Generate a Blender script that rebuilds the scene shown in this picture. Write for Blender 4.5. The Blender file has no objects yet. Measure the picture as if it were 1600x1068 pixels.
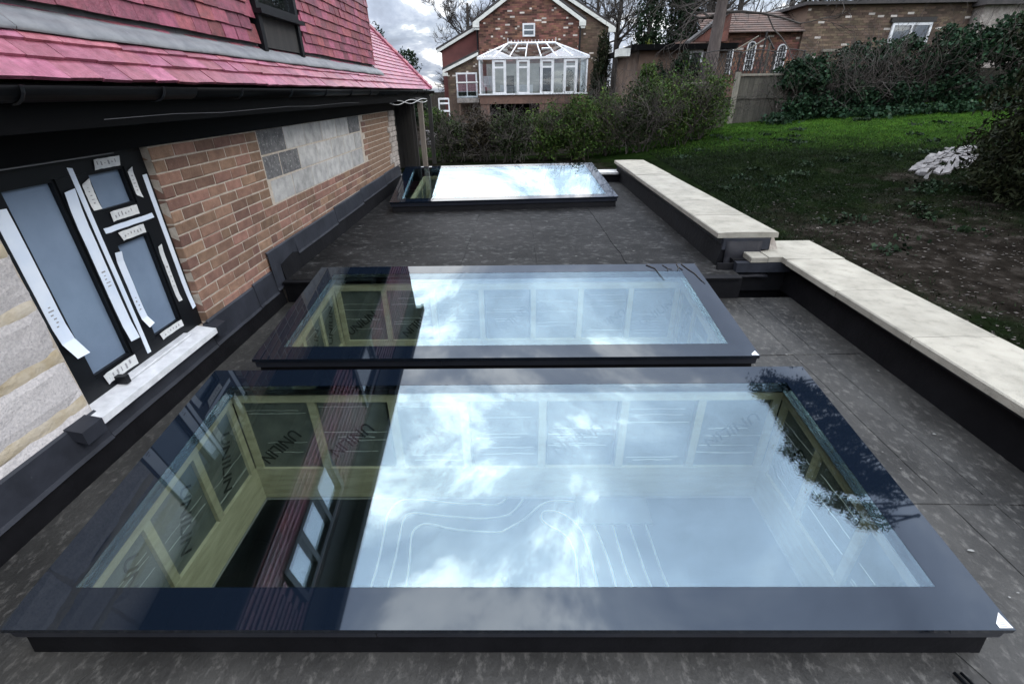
import bpy, math, random
from mathutils import Vector, Matrix, noise as mnoise
import numpy as np

random.seed(7)
R = math.radians
scene = bpy.context.scene
col = scene.collection

# ------------------------------------------------------------------ camera
CAMH = 1.72
_p, _y, _r, _f = 0.49060609, -0.01482028, 0.01483241, 730.748
def _cam_axes():
    cp, sp, cy, sy = math.cos(_p), math.sin(_p), math.cos(_y), math.sin(_y)
    f = Vector((sy * cp, cy * cp, -sp)); rt = Vector((cy, -sy, 0)); dn = f.cross(rt)
    return rt * math.cos(_r) + dn * math.sin(_r), -rt * math.sin(_r) + dn * math.cos(_r), f
_rt, _dn, _fw = _cam_axes()
cam_data = bpy.data.cameras.new('camera')
cam_data.sensor_width = 36.0
cam_data.lens = _f / 1600 * 36
cam_data.clip_start = 0.05
cam_data.clip_end = 2000
cam = bpy.data.objects.new('camera', cam_data)
cam.matrix_world = Matrix((
    (_rt.x, -_dn.x, -_fw.x, 0), (_rt.y, -_dn.y, -_fw.y, 0),
    (_rt.z, -_dn.z, -_fw.z, CAMH), (0, 0, 0, 1)))
col.objects.link(cam)
scene.camera = cam

# ------------------------------------------------------------------ sky
SUN_EL, SUN_AZ = R(42), R(112)          # azimuth measured from +Y towards +X
world = bpy.data.worlds.new('World'); scene.world = world
world.use_nodes = True
wn, wl = world.node_tree.nodes, world.node_tree.links
for n in list(wn): wn.remove(n)
w_out = wn.new('ShaderNodeOutputWorld'); w_bg = wn.new('ShaderNodeBackground')
w_bg.inputs['Strength'].default_value = 0.1
sky = wn.new('ShaderNodeTexSky'); sky.sky_type = 'NISHITA'; sky.sun_disc = False
sky.sun_elevation = SUN_EL; sky.sun_rotation = SUN_AZ
w_tc = wn.new('ShaderNodeTexCoord')
w_sep = wn.new('ShaderNodeSeparateXYZ'); wl.new(w_tc.outputs['Generated'], w_sep.inputs[0])
def wmath(op, a, b=None, clamp=False):
    n = wn.new('ShaderNodeMath'); n.operation = op; n.use_clamp = clamp
    for i, v in enumerate((a, b)):
        if v is None: continue
        if isinstance(v, (int, float)): n.inputs[i].default_value = v
        else: wl.new(v, n.inputs[i])
    return n.outputs[0]
den = wmath('ADD', wmath('MAXIMUM', w_sep.outputs['Z'], 0.0), 0.22)
w_cmb = wn.new('ShaderNodeCombineXYZ')
wl.new(wmath('DIVIDE', w_sep.outputs['X'], den), w_cmb.inputs[0])
wl.new(wmath('DIVIDE', w_sep.outputs['Y'], den), w_cmb.inputs[1])
def wnoise(scale, detail, rough, off, dist=0.0):
    mp = wn.new('ShaderNodeMapping'); mp.inputs['Location'].default_value = off
    wl.new(w_cmb.outputs[0], mp.inputs[0])
    n = wn.new('ShaderNodeTexNoise'); n.inputs['Scale'].default_value = scale
    n.inputs['Detail'].default_value = detail; n.inputs['Roughness'].default_value = rough
    n.inputs['Distortion'].default_value = dist
    wl.new(mp.outputs[0], n.inputs['Vector']); return n.outputs[0]
def wramp(fac, stops):
    n = wn.new('ShaderNodeValToRGB'); wl.new(fac, n.inputs[0])
    e = n.color_ramp.elements
    while len(e) < len(stops): e.new(0.5)
    for k, (p, c) in enumerate(stops): e[k].position = p; e[k].color = (*c, 1)
    return n.outputs[0]
cover = wramp(wnoise(1.5, 8, 0.55, (3.1, 1.2, 0), 0.25), [(0.36, (0, 0, 0)), (0.56, (1, 1, 1))])
puff = wramp(wnoise(1.9, 10, 0.60, (0.4, 2.9, 0), 0.5),
             [(0.30, (0.40, 0.45, 0.56)), (0.45, (0.60, 0.68, 0.84)), (0.525, (0.84, 0.92, 1.06)), (0.575, (1.70, 1.72, 1.74)), (0.66, (2.15, 2.12, 2.08))])
w_scl = wn.new('ShaderNodeVectorMath'); w_scl.operation = 'SCALE'; wl.new(wmath('ADD', wmath('MULTIPLY', wmath('MAXIMUM', w_sep.outputs['Z'], 0.0), 33.0), 5.5), w_scl.inputs['Scale'])
wl.new(puff, w_scl.inputs[0])
w_blue = wn.new('ShaderNodeVectorMath'); w_blue.operation = 'SCALE'; w_blue.inputs['Scale'].default_value = 1.0
wl.new(sky.outputs[0], w_blue.inputs[0])
w_mix = wn.new('ShaderNodeMixRGB')
wl.new(wmath('ADD', wmath('MULTIPLY', cover, 0.2), 0.8), w_mix.inputs[0])
wl.new(w_blue.outputs[0], w_mix.inputs[1]); wl.new(w_scl.outputs[0], w_mix.inputs[2])
wl.new(w_mix.outputs[0], w_bg.inputs['Color']); wl.new(w_bg.outputs[0], w_out.inputs[0])

# ------------------------------------------------------------------ sun
sun_d = bpy.data.lights.new('sun', 'SUN'); sun_d.energy = 1.1; sun_d.angle = R(18)
sun_d.color = (1.0, 0.92, 0.80)
sun = bpy.data.objects.new('sun', sun_d); col.objects.link(sun)
sun_dir = Vector((math.sin(SUN_AZ) * math.cos(SUN_EL), math.cos(SUN_AZ) * math.cos(SUN_EL), math.sin(SUN_EL)))
sun.rotation_euler = sun_dir.to_track_quat('Z', 'Y').to_euler(); sun.location = sun_dir * 50

vs = scene.view_settings
vs.view_transform = 'Standard'; vs.look = 'None'; vs.exposure = 0.08; vs.gamma = 1.0; vs.use_curve_mapping = False
scene.render.engine = 'CYCLES'
scene.cycles.use_denoising = True
scene.cycles.max_bounces = 8; scene.cycles.transparent_max_bounces = 16
scene.cycles.sample_clamp_indirect = 6.0
scene.cycles.caustics_reflective = False; scene.cycles.caustics_refractive = False

# ------------------------------------------------------------------ materials
MATS = {}
def mat(name, c1, c2=None, scale=6.0, rough=0.6, bump=0.0, bscale=60.0, metal=0.0, spec=0.5,
        rnd=0.0, island=0.0, specks=None, stretch=(1, 1, 1), coat=0.0, lo=0.35, hi=0.65, detail=5.0, hue=0.0):
    m = bpy.data.materials.new(name); m.use_nodes = True
    nt = m.node_tree; N, L = nt.nodes, nt.links
    b = N['Principled BSDF']
    geo = N.new('ShaderNodeNewGeometry')
    mp = N.new('ShaderNodeMapping'); mp.inputs['Scale'].default_value = stretch
    L.new(geo.outputs['Position'], mp.inputs[0])
    def nz(s, d=detail, r=0.6):
        t = N.new('ShaderNodeTexNoise'); t.inputs['Scale'].default_value = s
        t.inputs['Detail'].default_value = d; t.inputs['Roughness'].default_value = r
        L.new(mp.outputs[0], t.inputs['Vector']); return t.outputs[0]
    def ramp(f, stops):
        rr = N.new('ShaderNodeValToRGB'); L.new(f, rr.inputs[0]); e = rr.color_ramp.elements
        while len(e) < len(stops): e.new(0.5)
        for k, (p, c) in enumerate(stops): e[k].position = p; e[k].color = (*c, 1)
        return rr.outputs[0]
    c2 = c2 or tuple(v * 0.8 for v in c1)
    cur = ramp(nz(scale), [(lo, c1), (hi, c2)])
    if specks:
        sc, thr, csp, amt = specks[:4]; soft = specks[4] if len(specks) > 4 else 0.06
        f = ramp(nz(sc, 3 if len(specks) < 5 else 10, 0.6 if len(specks) < 5 else 0.72), [(thr, (0, 0, 0)), (min(thr + soft, 1), (amt, amt, amt))])
        mx = N.new('ShaderNodeMixRGB'); L.new(f, mx.inputs[0]); L.new(cur, mx.inputs[1])
        mx.inputs[2].default_value = (*csp, 1); cur = mx.outputs[0]
    if rnd or island or hue:
        hs = N.new('ShaderNodeHueSaturation'); L.new(cur, hs.inputs['Color'])
        src = None
        if island: src = geo.outputs['Random Per Island']
        else: src = N.new('ShaderNodeObjectInfo').outputs['Random']
        a = N.new('ShaderNodeMapRange'); L.new(src, a.inputs[0]); v = max(rnd, island)
        a.inputs[3].default_value = 1 - v; a.inputs[4].default_value = 1 + v
        L.new(a.outputs[0], hs.inputs['Value'])
        if hue:
            w = N.new('ShaderNodeMath'); w.operation = 'MULTIPLY'; L.new(src, w.inputs[0]); w.inputs[1].default_value = 7.31
            w2 = N.new('ShaderNodeMath'); w2.operation = 'FRACT'; L.new(w.outputs[0], w2.inputs[0])
            a2 = N.new('ShaderNodeMapRange'); L.new(w2.outputs[0], a2.inputs[0])
            a2.inputs[3].default_value = 0.5 - hue; a2.inputs[4].default_value = 0.5 + hue
            L.new(a2.outputs[0], hs.inputs['Hue'])
        cur = hs.outputs[0]
    L.new(cur, b.inputs['Base Color'])
    b.inputs['Roughness'].default_value = rough; b.inputs['Metallic'].default_value = metal
    b.inputs['Specular IOR Level'].default_value = spec
    b.inputs['Coat Weight'].default_value = coat; b.inputs['Coat Roughness'].default_value = 0.02
    if bump:
        bp = N.new('ShaderNodeBump'); bp.inputs['Strength'].default_value = bump; bp.inputs['Distance'].default_value = 0.02
        L.new(nz(bscale, 6), bp.inputs['Height']); L.new(bp.outputs[0], b.inputs['Normal'])
    MATS[name] = m
    return m

def glass_mat(name, r0, tint, refl_tint=(0.96, 0.98, 1.0)):
    m = bpy.data.materials.new(name); m.use_nodes = True
    N, L = m.node_tree.nodes, m.node_tree.links
    N.remove(N['Principled BSDF']); out = N['Material Output']
    geo = N.new('ShaderNodeNewGeometry')
    dt = N.new('ShaderNodeVectorMath'); dt.operation = 'DOT_PRODUCT'
    L.new(geo.outputs['Incoming'], dt.inputs[0]); L.new(geo.outputs['Normal'], dt.inputs[1])
    def mth(op, a, b=None):
        n = N.new('ShaderNodeMath'); n.operation = op
        for k, v in enumerate((a, b)):
            if v is None: continue
            if isinstance(v, (int, float)): n.inputs[k].default_value = v
            else: L.new(v, n.inputs[k])
        return n.outputs[0]
    cs = mth('ABSOLUTE', dt.outputs['Value'])
    fac = mth('ADD', mth('MULTIPLY', mth('POWER', mth('SUBTRACT', 1.0, cs), 4.0), 1 - r0), r0)
    tr = N.new('ShaderNodeBsdfTransparent'); tr.inputs[0].default_value = (*tint, 1)
    gl = N.new('ShaderNodeBsdfGlossy'); gl.inputs['Roughness'].default_value = 0.0
    gl.inputs['Color'].default_value = (*refl_tint, 1)
    mx = N.new('ShaderNodeMixShader'); L.new(fac, mx.inputs[0])
    L.new(tr.outputs[0], mx.inputs[1]); L.new(gl.outputs[0], mx.inputs[2])
    L.new(mx.outputs[0], out.inputs[0]); MATS[name] = m
    return m

mat('brick', (0.245, 0.142, 0.100), (0.165, 0.092, 0.064), scale=14, rough=0.85, bump=0.5, bscale=90, rnd=0.34, hue=0.014,
    specks=(30, 0.66, (0.36, 0.27, 0.22), 0.5))
mat('mortar', (0.52, 0.46, 0.39), (0.38, 0.33, 0.27), scale=20, rough=0.95, bump=0.6, bscale=120)
mat('block', (0.46, 0.455, 0.44), (0.29, 0.288, 0.28), scale=9, rough=0.95, bump=0.3, bscale=110, rnd=0.18,
    specks=(55, 0.62, (0.50, 0.50, 0.47), 0.6))
mat('block_dark', (0.17, 0.17, 0.17), (0.09, 0.09, 0.095), scale=14, rough=0.95, bump=0.7, bscale=90,
    specks=(40, 0.6, (0.45, 0.45, 0.44), 0.7))
mat('rough_block', (0.58, 0.55, 0.54), (0.42, 0.40, 0.40), scale=70, rough=0.95, bump=0.35, bscale=130, rnd=0.1,
    specks=(140, 0.64, (0.16, 0.16, 0.17), 0.7))
mat('sand_mortar', (0.52, 0.47, 0.39), (0.38, 0.31, 0.20), scale=5, rough=0.95, bump=0.4, bscale=50)
mat('cement', (0.40, 0.36, 0.32), (0.22, 0.19, 0.17), scale=9, rough=0.95, bump=0.9, bscale=40)
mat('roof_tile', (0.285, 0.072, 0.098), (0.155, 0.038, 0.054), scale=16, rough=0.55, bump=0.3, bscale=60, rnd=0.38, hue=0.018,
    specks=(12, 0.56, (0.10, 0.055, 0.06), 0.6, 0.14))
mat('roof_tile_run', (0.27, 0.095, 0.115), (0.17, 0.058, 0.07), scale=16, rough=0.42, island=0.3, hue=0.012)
mat('slope_tile', (0.40, 0.140, 0.19), (0.24, 0.07, 0.10), scale=16, rough=0.36, spec=0.6, bump=0.3, bscale=60, rnd=0.25, hue=0.015,  # same tile as on the dormer, base paled to imitate sky sheen
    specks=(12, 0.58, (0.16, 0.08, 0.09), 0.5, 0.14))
mat('slope_tile_run', (0.40, 0.140, 0.19), (0.24, 0.07, 0.10), scale=16, rough=0.36, spec=0.6, island=0.25, hue=0.015)  # base colour carries the same painted sky sheen
mat('lead', (0.20, 0.204, 0.21), (0.125, 0.13, 0.14), scale=9, rough=0.5, metal=0.0, bump=0.15, bscale=12,
    specks=(22, 0.70, (0.30, 0.31, 0.33), 0.4))
mat('lead_dull', (0.018, 0.018, 0.022), (0.010, 0.010, 0.013), scale=7, rough=0.6, spec=0.2, bump=0.2, bscale=12)
mat('flashing', (0.030, 0.033, 0.043), (0.018, 0.020, 0.026), scale=5, spec=0.3, rough=0.48, bump=0.2, bscale=9,
    specks=(60, 0.70, (0.12, 0.12, 0.13), 0.35))
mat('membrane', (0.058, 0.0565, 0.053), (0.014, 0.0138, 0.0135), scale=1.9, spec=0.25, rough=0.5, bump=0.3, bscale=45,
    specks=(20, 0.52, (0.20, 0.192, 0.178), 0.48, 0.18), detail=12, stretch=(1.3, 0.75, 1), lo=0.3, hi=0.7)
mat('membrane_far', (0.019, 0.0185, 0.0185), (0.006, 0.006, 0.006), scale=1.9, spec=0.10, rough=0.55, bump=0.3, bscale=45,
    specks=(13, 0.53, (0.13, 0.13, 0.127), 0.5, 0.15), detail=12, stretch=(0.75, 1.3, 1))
mat('membrane_black', (0.0065, 0.0065, 0.008), (0.003, 0.003, 0.004), scale=5, rough=0.6, bump=0.2, bscale=20, spec=0.18)
mat('droppings', (0.22, 0.22, 0.21), rough=0.9)
mat('black_frame', (0.005, 0.006, 0.008), rough=0.38, spec=0.3)
mat('black_paint', (0.0025, 0.0025, 0.003), rough=0.5, spec=0.08)
mat('grey_soffit', (0.16, 0.16, 0.17), rough=0.6)
mat('frit', (0.004, 0.007, 0.013), (0.004, 0.007, 0.013), rough=0.03, spec=0.5)
MATS['frit'].node_tree.nodes['Principled BSDF'].inputs['Specular Tint'].default_value = (0.80, 0.90, 1.0, 1)
MATS['frit'].node_tree.nodes['Principled BSDF'].inputs['IOR'].default_value = 1.62
mat('kerb_frame', (0.020, 0.023, 0.032), (0.016, 0.018, 0.025), rough=0.32)
mat('tape', (0.72, 0.78, 0.86), (0.62, 0.70, 0.82), scale=5, rough=0.35, bump=0.1, bscale=18)
mat('tape_label', (0.66, 0.67, 0.66), (0.55, 0.57, 0.58), scale=24, rough=0.6, bump=0.4, bscale=30)
mat('print_grey', (0.30, 0.30, 0.31), rough=0.7)
mat('print_red', (0.45, 0.14, 0.12), rough=0.7)
mat('film', (0.185, 0.245, 0.335), (0.14, 0.19, 0.265), scale=2.2, rough=0.22, bump=0.06, bscale=5)  # broad colour blotches imitate glare on the film
mat('white_sill', (0.72, 0.73, 0.75), (0.55, 0.56, 0.58), scale=14, rough=0.35, specks=(30, 0.66, (0.42, 0.42, 0.42), 0.4))
mat('coping', (0.335, 0.315, 0.265), (0.25, 0.235, 0.195), scale=4.5, rough=0.9, bump=0.35, bscale=110, rnd=0.08,
    specks=(9, 0.53, (0.15, 0.142, 0.118), 0.55, 0.2), detail=12)
mat('timber', (0.44, 0.41, 0.31), (0.33, 0.30, 0.215), scale=5, rough=0.7, bump=0.2, bscale=30, stretch=(1, 1, 6), rnd=0.12,
    specks=(9, 0.70, (0.16, 0.11, 0.06), 0.7))
mat('board', (0.155, 0.165, 0.165), (0.095, 0.105, 0.108), scale=5, rough=0.38, metal=0.2, bump=0.25, bscale=9)
mat('foil', (0.55, 0.57, 0.57), rough=0.3, metal=0.5)
mat('ink', (0.018, 0.02, 0.021), rough=0.6)
mat('dark_room', (0.25, 0.25, 0.25), (0.20, 0.20, 0.205), scale=3, rough=0.9)
mat('room_floor', (0.030, 0.034, 0.042), (0.022, 0.026, 0.032), scale=3, rough=0.7)
mat('pipe', (0.85, 0.85, 0.85), rough=0.4)
mat('pale_board', (0.36, 0.37, 0.36), rough=0.8)
mat('old_timber', (0.22, 0.185, 0.15), (0.14, 0.12, 0.10), scale=8, rough=0.85, bump=0.4, bscale=40, stretch=(5, 5, 0.6))
mat('dark_timber', (0.035, 0.032, 0.03), (0.02, 0.019, 0.018), scale=5, rough=0.8, stretch=(5, 5, 0.5))
mat('cable', (0.55, 0.55, 0.54), rough=0.5)
mat('fence_wood', (0.10, 0.092, 0.072), (0.055, 0.052, 0.042), scale=6, rough=0.9, bump=0.4, bscale=40, stretch=(6, 6, 0.6), rnd=0.2)
mat('fence_pale', (0.24, 0.22, 0.18), (0.15, 0.14, 0.11), scale=8, rough=0.9, stretch=(6, 6, 0.6))
mat('upvc', (0.78, 0.79, 0.80), rough=0.3)
mat('upvc_cream', (0.70, 0.71, 0.66), rough=0.35)
mat('brick_far', (0.20, 0.090, 0.062), (0.10, 0.05, 0.038), scale=2.2, rough=0.9, island=0.65, hue=0.02)
mat('brick_far_pale', (0.62, 0.56, 0.50), rough=0.9, island=0.2)
mat('brick_brown', (0.155, 0.108, 0.074), (0.085, 0.06, 0.043), scale=1.6, rough=0.9, island=0.4, hue=0.02)
mat('brick_red_plain', (0.17, 0.06, 0.052), (0.12, 0.045, 0.04), scale=2.5, rough=0.9)
mat('brick_wall_far', (0.17, 0.10, 0.075), (0.12, 0.072, 0.055), scale=3, rough=0.95)
mat('slate', (0.055, 0.048, 0.047), (0.03, 0.028, 0.028), scale=4, rough=0.8, island=0.3)
mat('clay_old', (0.115, 0.07, 0.055), (0.06, 0.045, 0.038), scale=3, rough=0.9, island=0.35)
mat('interior_wall', (0.34, 0.33, 0.30), rough=0.9)
mat('cloth', (0.6, 0.6, 0.6), rough=0.9)
mat('chair_dark', (0.02, 0.02, 0.022), rough=0.6)
mat('bark', (0.060, 0.050, 0.042), (0.032, 0.028, 0.025), scale=9, rough=0.95, bump=0.7, bscale=25, stretch=(3, 3, 0.5))
mat('bark_pale', (0.13, 0.105, 0.095), (0.075, 0.06, 0.055), scale=7, rough=0.95, bump=0.7, bscale=25, stretch=(3, 3, 0.5))
mat('twig', (0.055, 0.043, 0.035), (0.033, 0.027, 0.024), scale=2, rough=0.9)
mat('twig_grey', (0.085, 0.072, 0.064), (0.05, 0.043, 0.04), scale=2, rough=0.9)
def leafmat(name, c, c2, rough=0.55):
    m = mat(name, c, c2, scale=1.7, rough=rough, island=0.5, hue=0.03, spec=0.06)
    return m
leafmat('leaf_dark', (0.020, 0.036, 0.018), (0.012, 0.022, 0.012))
leafmat('leaf_conifer', (0.022, 0.026, 0.012), (0.012, 0.016, 0.008))
leafmat('leaf_ivy', (0.022, 0.050, 0.024), (0.014, 0.028, 0.016), 0.4)
leafmat('leaf_hedge', (0.062, 0.105, 0.024), (0.034, 0.06, 0.016))
leafmat('leaf_brown', (0.038, 0.032, 0.018), (0.022, 0.020, 0.013))
leafmat('leaf_moss', (0.034, 0.050, 0.018), (0.020, 0.030, 0.012))
leafmat('leaf_gold', (0.13, 0.15, 0.03), (0.07, 0.085, 0.02))
leafmat('leaf_tree', (0.028, 0.040, 0.022), (0.018, 0.028, 0.016))
leafmat('grass_blade', (0.010, 0.018, 0.006), (0.005, 0.009, 0.004))
leafmat('grass_lush', (0.052, 0.115, 0.013), (0.026, 0.058, 0.009))
mat('litter', (0.075, 0.065, 0.056), (0.035, 0.029, 0.025), scale=3, rough=0.9, island=0.5)
mat('stone_pale', (0.19, 0.18, 0.18), (0.07, 0.066, 0.066), scale=14, rough=0.9, bump=0.8, bscale=20, rnd=0.3)
glass_mat('skylight_glass', 0.14, (0.92, 0.975, 0.93), (0.72, 0.88, 1.0))
glass_mat('dormer_glass', 0.55, (0.8, 0.82, 0.82))
glass_mat('window_glass', 0.16, (0.75, 0.78, 0.78))
glass_mat('house_glass', 0.10, (0.9, 0.93, 0.94))

def ground_mat():
    m = bpy.data.materials.new('ground'); m.use_nodes = True
    N, L = m.node_tree.nodes, m.node_tree.links; b = N['Principled BSDF']
    geo = N.new('ShaderNodeNewGeometry')
    def nz(s, d=6, r=0.6):
        t = N.new('ShaderNodeTexNoise'); t.inputs['Scale'].default_value = s; t.inputs['Detail'].default_value = d
        t.inputs['Roughness'].default_value = r; L.new(geo.outputs['Position'], t.inputs['Vector']); return t.outputs[0]
    def ramp(f, stops):
        rr = N.new('ShaderNodeValToRGB'); L.new(f, rr.inputs[0]); e = rr.color_ramp.elements
        while len(e) < len(stops): e.new(0.5)
        for k, (p, c) in enumerate(stops): e[k].position = p; e[k].color = (*c, 1)
        return rr.outputs[0]
    grass = ramp(nz(3, 8), [(0.3, (0.003, 0.005, 0.002)), (0.55, (0.006, 0.010, 0.004)), (0.75, (0.013, 0.019, 0.007))])
    sp = N.new('ShaderNodeSeparateXYZ'); L.new(geo.outputs['Position'], sp.inputs[0])
    mr = N.new('ShaderNodeMapRange'); m1 = N.new('ShaderNodeMath'); m1.operation = 'MULTIPLY_ADD'; L.new(sp.outputs['X'], m1.inputs[0]); m1.inputs[1].default_value = 0.4; m1.inputs[2].default_value = -2.8
    m2 = N.new('ShaderNodeMath'); m2.operation = 'ADD'; L.new(m1.outputs[0], m2.inputs[0]); L.new(sp.outputs['Y'], m2.inputs[1]); L.new(m2.outputs[0], mr.inputs[0])
    mr.inputs[1].default_value = 8.6; mr.inputs[2].default_value = 11.8
    lush = N.new('ShaderNodeMixRGB'); L.new(mr.outputs[0], lush.inputs[0]); L.new(grass, lush.inputs[1])
    L.new(ramp(nz(2.2, 8), [(0.3, (0.010, 0.024, 0.006)), (0.6, (0.030, 0.070, 0.010)), (0.75, (0.05, 0.095, 0.016))]), lush.inputs[2])
    grass = lush.outputs[0]
    soil = ramp(nz(5, 9), [(0.3, (0.007, 0.006, 0.005)), (0.52, (0.017, 0.0145, 0.012)), (0.68, (0.045, 0.039, 0.034)), (0.8, (0.12, 0.11, 0.10))])
    a = N.new('ShaderNodeVertexColor'); a.layer_name = 'soil'
    add = N.new('ShaderNodeMath'); add.operation = 'ADD'; L.new(a.outputs[0], add.inputs[0])
    sub = N.new('ShaderNodeMath'); sub.operation = 'SUBTRACT'; L.new(nz(1.8, 7), sub.inputs[0]); sub.inputs[1].default_value = 0.5
    L.new(sub.outputs[0], add.inputs[1])
    f = ramp(add.outputs[0], [(0.36, (0, 0, 0)), (0.62, (1, 1, 1))])
    mx = N.new('ShaderNodeMixRGB'); L.new(f, mx.inputs[0]); L.new(grass, mx.inputs[1]); L.new(soil, mx.inputs[2])
    L.new(mx.outputs[0], b.inputs['Base Color']); b.inputs['Roughness'].default_value = 0.95
    b.inputs['Specular IOR Level'].default_value = 0.0
    bp = N.new('ShaderNodeBump'); bp.inputs['Strength'].default_value = 0.7; bp.inputs['Distance'].default_value = 0.05
    L.new(nz(22, 8), bp.inputs['Height']); L.new(bp.outputs[0], b.inputs['Normal'])
    MATS['ground'] = m
ground_mat()

# ------------------------------------------------------------------ mesh helpers
class MB:
    def __init__(s): s.v, s.f = [], []
    def poly(s, pts):
        n = len(s.v); s.v += [tuple(p) for p in pts]; s.f.append(tuple(range(n, n + len(pts)))); return s
    def hexa(s, p):                       # 8 points: bottom ring 0-3, top ring 4-7
        n = len(s.v); s.v += [tuple(q) for q in p]
        for q in ((3, 2, 1, 0), (4, 5, 6, 7), (0, 1, 5, 4), (1, 2, 6, 5), (2, 3, 7, 6), (3, 0, 4, 7)):
            s.f.append(tuple(n + k for k in q))
        return s
    def box(s, x0, x1, y0, y1, z0, z1, T=None):
        p = [(x0, y0, z0), (x1, y0, z0), (x1, y1, z0), (x0, y1, z0), (x0, y0, z1), (x1, y0, z1), (x1, y1, z1), (x0, y1, z1)]
        return s.hexa([T(*q) for q in p] if T else p)
    def bbox(s, x0, x1, y0, y1, z0, z1, c, ax=0, top=True):
        """box with a chamfered face towards +x (ax=0), -y (ax=1) or +z (ax=2)"""
        n = len(s.v)
        if ax == 0:
            ring = lambda x, d: [(x, y0 + d, z0 + d), (x, y1 - d, z0 + d), (x, y1 - d, z1 - d), (x, y0 + d, z1 - d)]
            rs = [ring(x0, 0), ring(x1 - c, 0), ring(x1, c)]
        elif ax == 1:
            ring = lambda y, d: [(x1 - d, y, z0 + d), (x0 + d, y, z0 + d), (x0 + d, y, z1 - d), (x1 - d, y, z1 - d)]
            rs = [ring(y1, 0), ring(y0 + c, 0), ring(y0, c)]
            rs = [r[::-1] for r in rs]
        else:
            ring = lambda z, d: [(x0 + d, y0 + d, z), (x1 - d, y0 + d, z), (x1 - d, y1 - d, z), (x0 + d, y1 - d, z)]
            rs = [ring(z0, 0), ring(z1 - c, 0), ring(z1, c)]
        for r in rs: s.v += r
        s.f.append((n + 3, n + 2, n + 1, n))
        for k in (0, 4):
            for i in range(4):
                j = (i + 1) % 4; s.f.append((n + k + i, n + k + j, n + k + 4 + j, n + k + 4 + i))
        s.f.append((n + 8, n + 9, n + 10, n + 11)); return s
    def ring(s, xo0, xo1, yo0, yo1, xi0, xi1, yi0, yi1, z0, z1, T=None):
        T = T or (lambda *q: q)
        o = [(xo0, yo0), (xo1, yo0), (xo1, yo1), (xo0, yo1)]; i = [(xi0, yi0), (xi1, yi0), (xi1, yi1), (xi0, yi1)]
        n = len(s.v)
        for z in (z0, z1):
            for q in o: s.v.append(T(*q, z))
            for q in i: s.v.append(T(*q, z))
        for k in range(4):
            j = (k + 1) % 4
            s.f += [(n + 8 + k, n + 8 + j, n + 12 + j, n + 12 + k), (n + j, n + k, n + 4 + k, n + 4 + j),
                    (n + k, n + j, n + 8 + j, n + 8 + k), (n + 4 + j, n + 4 + k, n + 12 + k, n + 12 + j)]
        return s
    def tube(s, pts, rad, sides=6, cap=True):
        pts = [Vector(p) for p in pts]; n0 = len(s.v); prev = None
        for i, p in enumerate(pts):
            d = (pts[min(i + 1, len(pts) - 1)] - pts[max(i - 1, 0)])
            d = d.normalized() if d.length > 1e-9 else Vector((0, 0, 1))
            if prev is None:
                u = d.cross(Vector((0.3, 0.2, 1)) if abs(d.z) < 0.9 else Vector((1, 0, 0))).normalized()
            else:
                u = (prev - d * prev.dot(d)).normalized()
            prev = u; w = d.cross(u); r = rad[i] if isinstance(rad, (list, tuple)) else rad
            for k in range(sides):
                a = 2 * math.pi * k / sides
                s.v.append(tuple(p + (u * math.cos(a) + w * math.sin(a)) * r))
        for i in range(len(pts) - 1):
            for k in range(sides):
                j = (k + 1) % sides; a = n0 + i * sides
                s.f.append((a + k, a + j, a + sides + j, a + sides + k))
        if cap:
            s.f.append(tuple(n0 + k for k in range(sides))[::-1])
            e = n0 + (len(pts) - 1) * sides; s.f.append(tuple(e + k for k in range(sides)))
        return s
    def mesh(s, name, m, smooth=False):
        me = bpy.data.meshes.new(name); me.from_pydata(s.v, [], s.f); me.validate()
        me.materials.append(MATS[m])
        if smooth: me.polygons.foreach_set('use_smooth', [True] * len(me.polygons))
        me.update(); return me
    def build(s, name, m, parent=None, smooth=False):
        return link(name, s.mesh(name, m, smooth), parent)

def link(name, data, parent=None, loc=None, rot=None):
    o = bpy.data.objects.new(name, data); col.objects.link(o)
    if parent: o.parent = parent
    if loc: o.location = loc
    if rot: o.rotation_euler = rot
    return o
def tag(o, label=None, cat=None, group=None, kind=None):
    for k, v in (('label', label), ('category', cat), ('group', group), ('kind', kind)):
        if v: o[k] = v
    return o
def thing(name, label, cat, loc=(0, 0, 0), group=None, rz=0.0):
    return tag(link(name, None, None, loc, (0, 0, rz)), label, cat, group)
def box(name, m, parent, *a, T=None):
    return MB().box(*a, T=T).build(name, m, parent)
def lettering(text, size, name, m, parent, mtx):
    cu = bpy.data.curves.new('t', 'FONT'); cu.body = text; cu.size = size; cu.extrude = 0.0008
    cu.align_x = 'CENTER'; cu.align_y = 'CENTER'; cu.offset = size * 0.012
    cu.resolution_u = 3
    t = bpy.data.objects.new('t', cu); col.objects.link(t)
    dg = bpy.context.evaluated_depsgraph_get()
    me = bpy.data.meshes.new_from_object(t.evaluated_get(dg))
    bpy.data.objects.remove(t)
    me.transform(mtx); me.materials.clear(); me.materials.append(MATS[m])
    return link(name, me, parent)
def axes_mtx(o, ex, ey):
    ex = Vector(ex).normalized(); ey = Vector(ey).normalized(); ez = ex.cross(ey)
    return Matrix(((ex.x, ey.x, ez.x, o[0]), (ex.y, ey.y, ez.y, o[1]), (ex.z, ey.z, ez.z, o[2]), (0, 0, 0, 1)))
def sm(a, b, x):
    t = min(1, max(0, (x - a) / (b - a))); return t * t * (3 - 2 * t)

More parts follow.
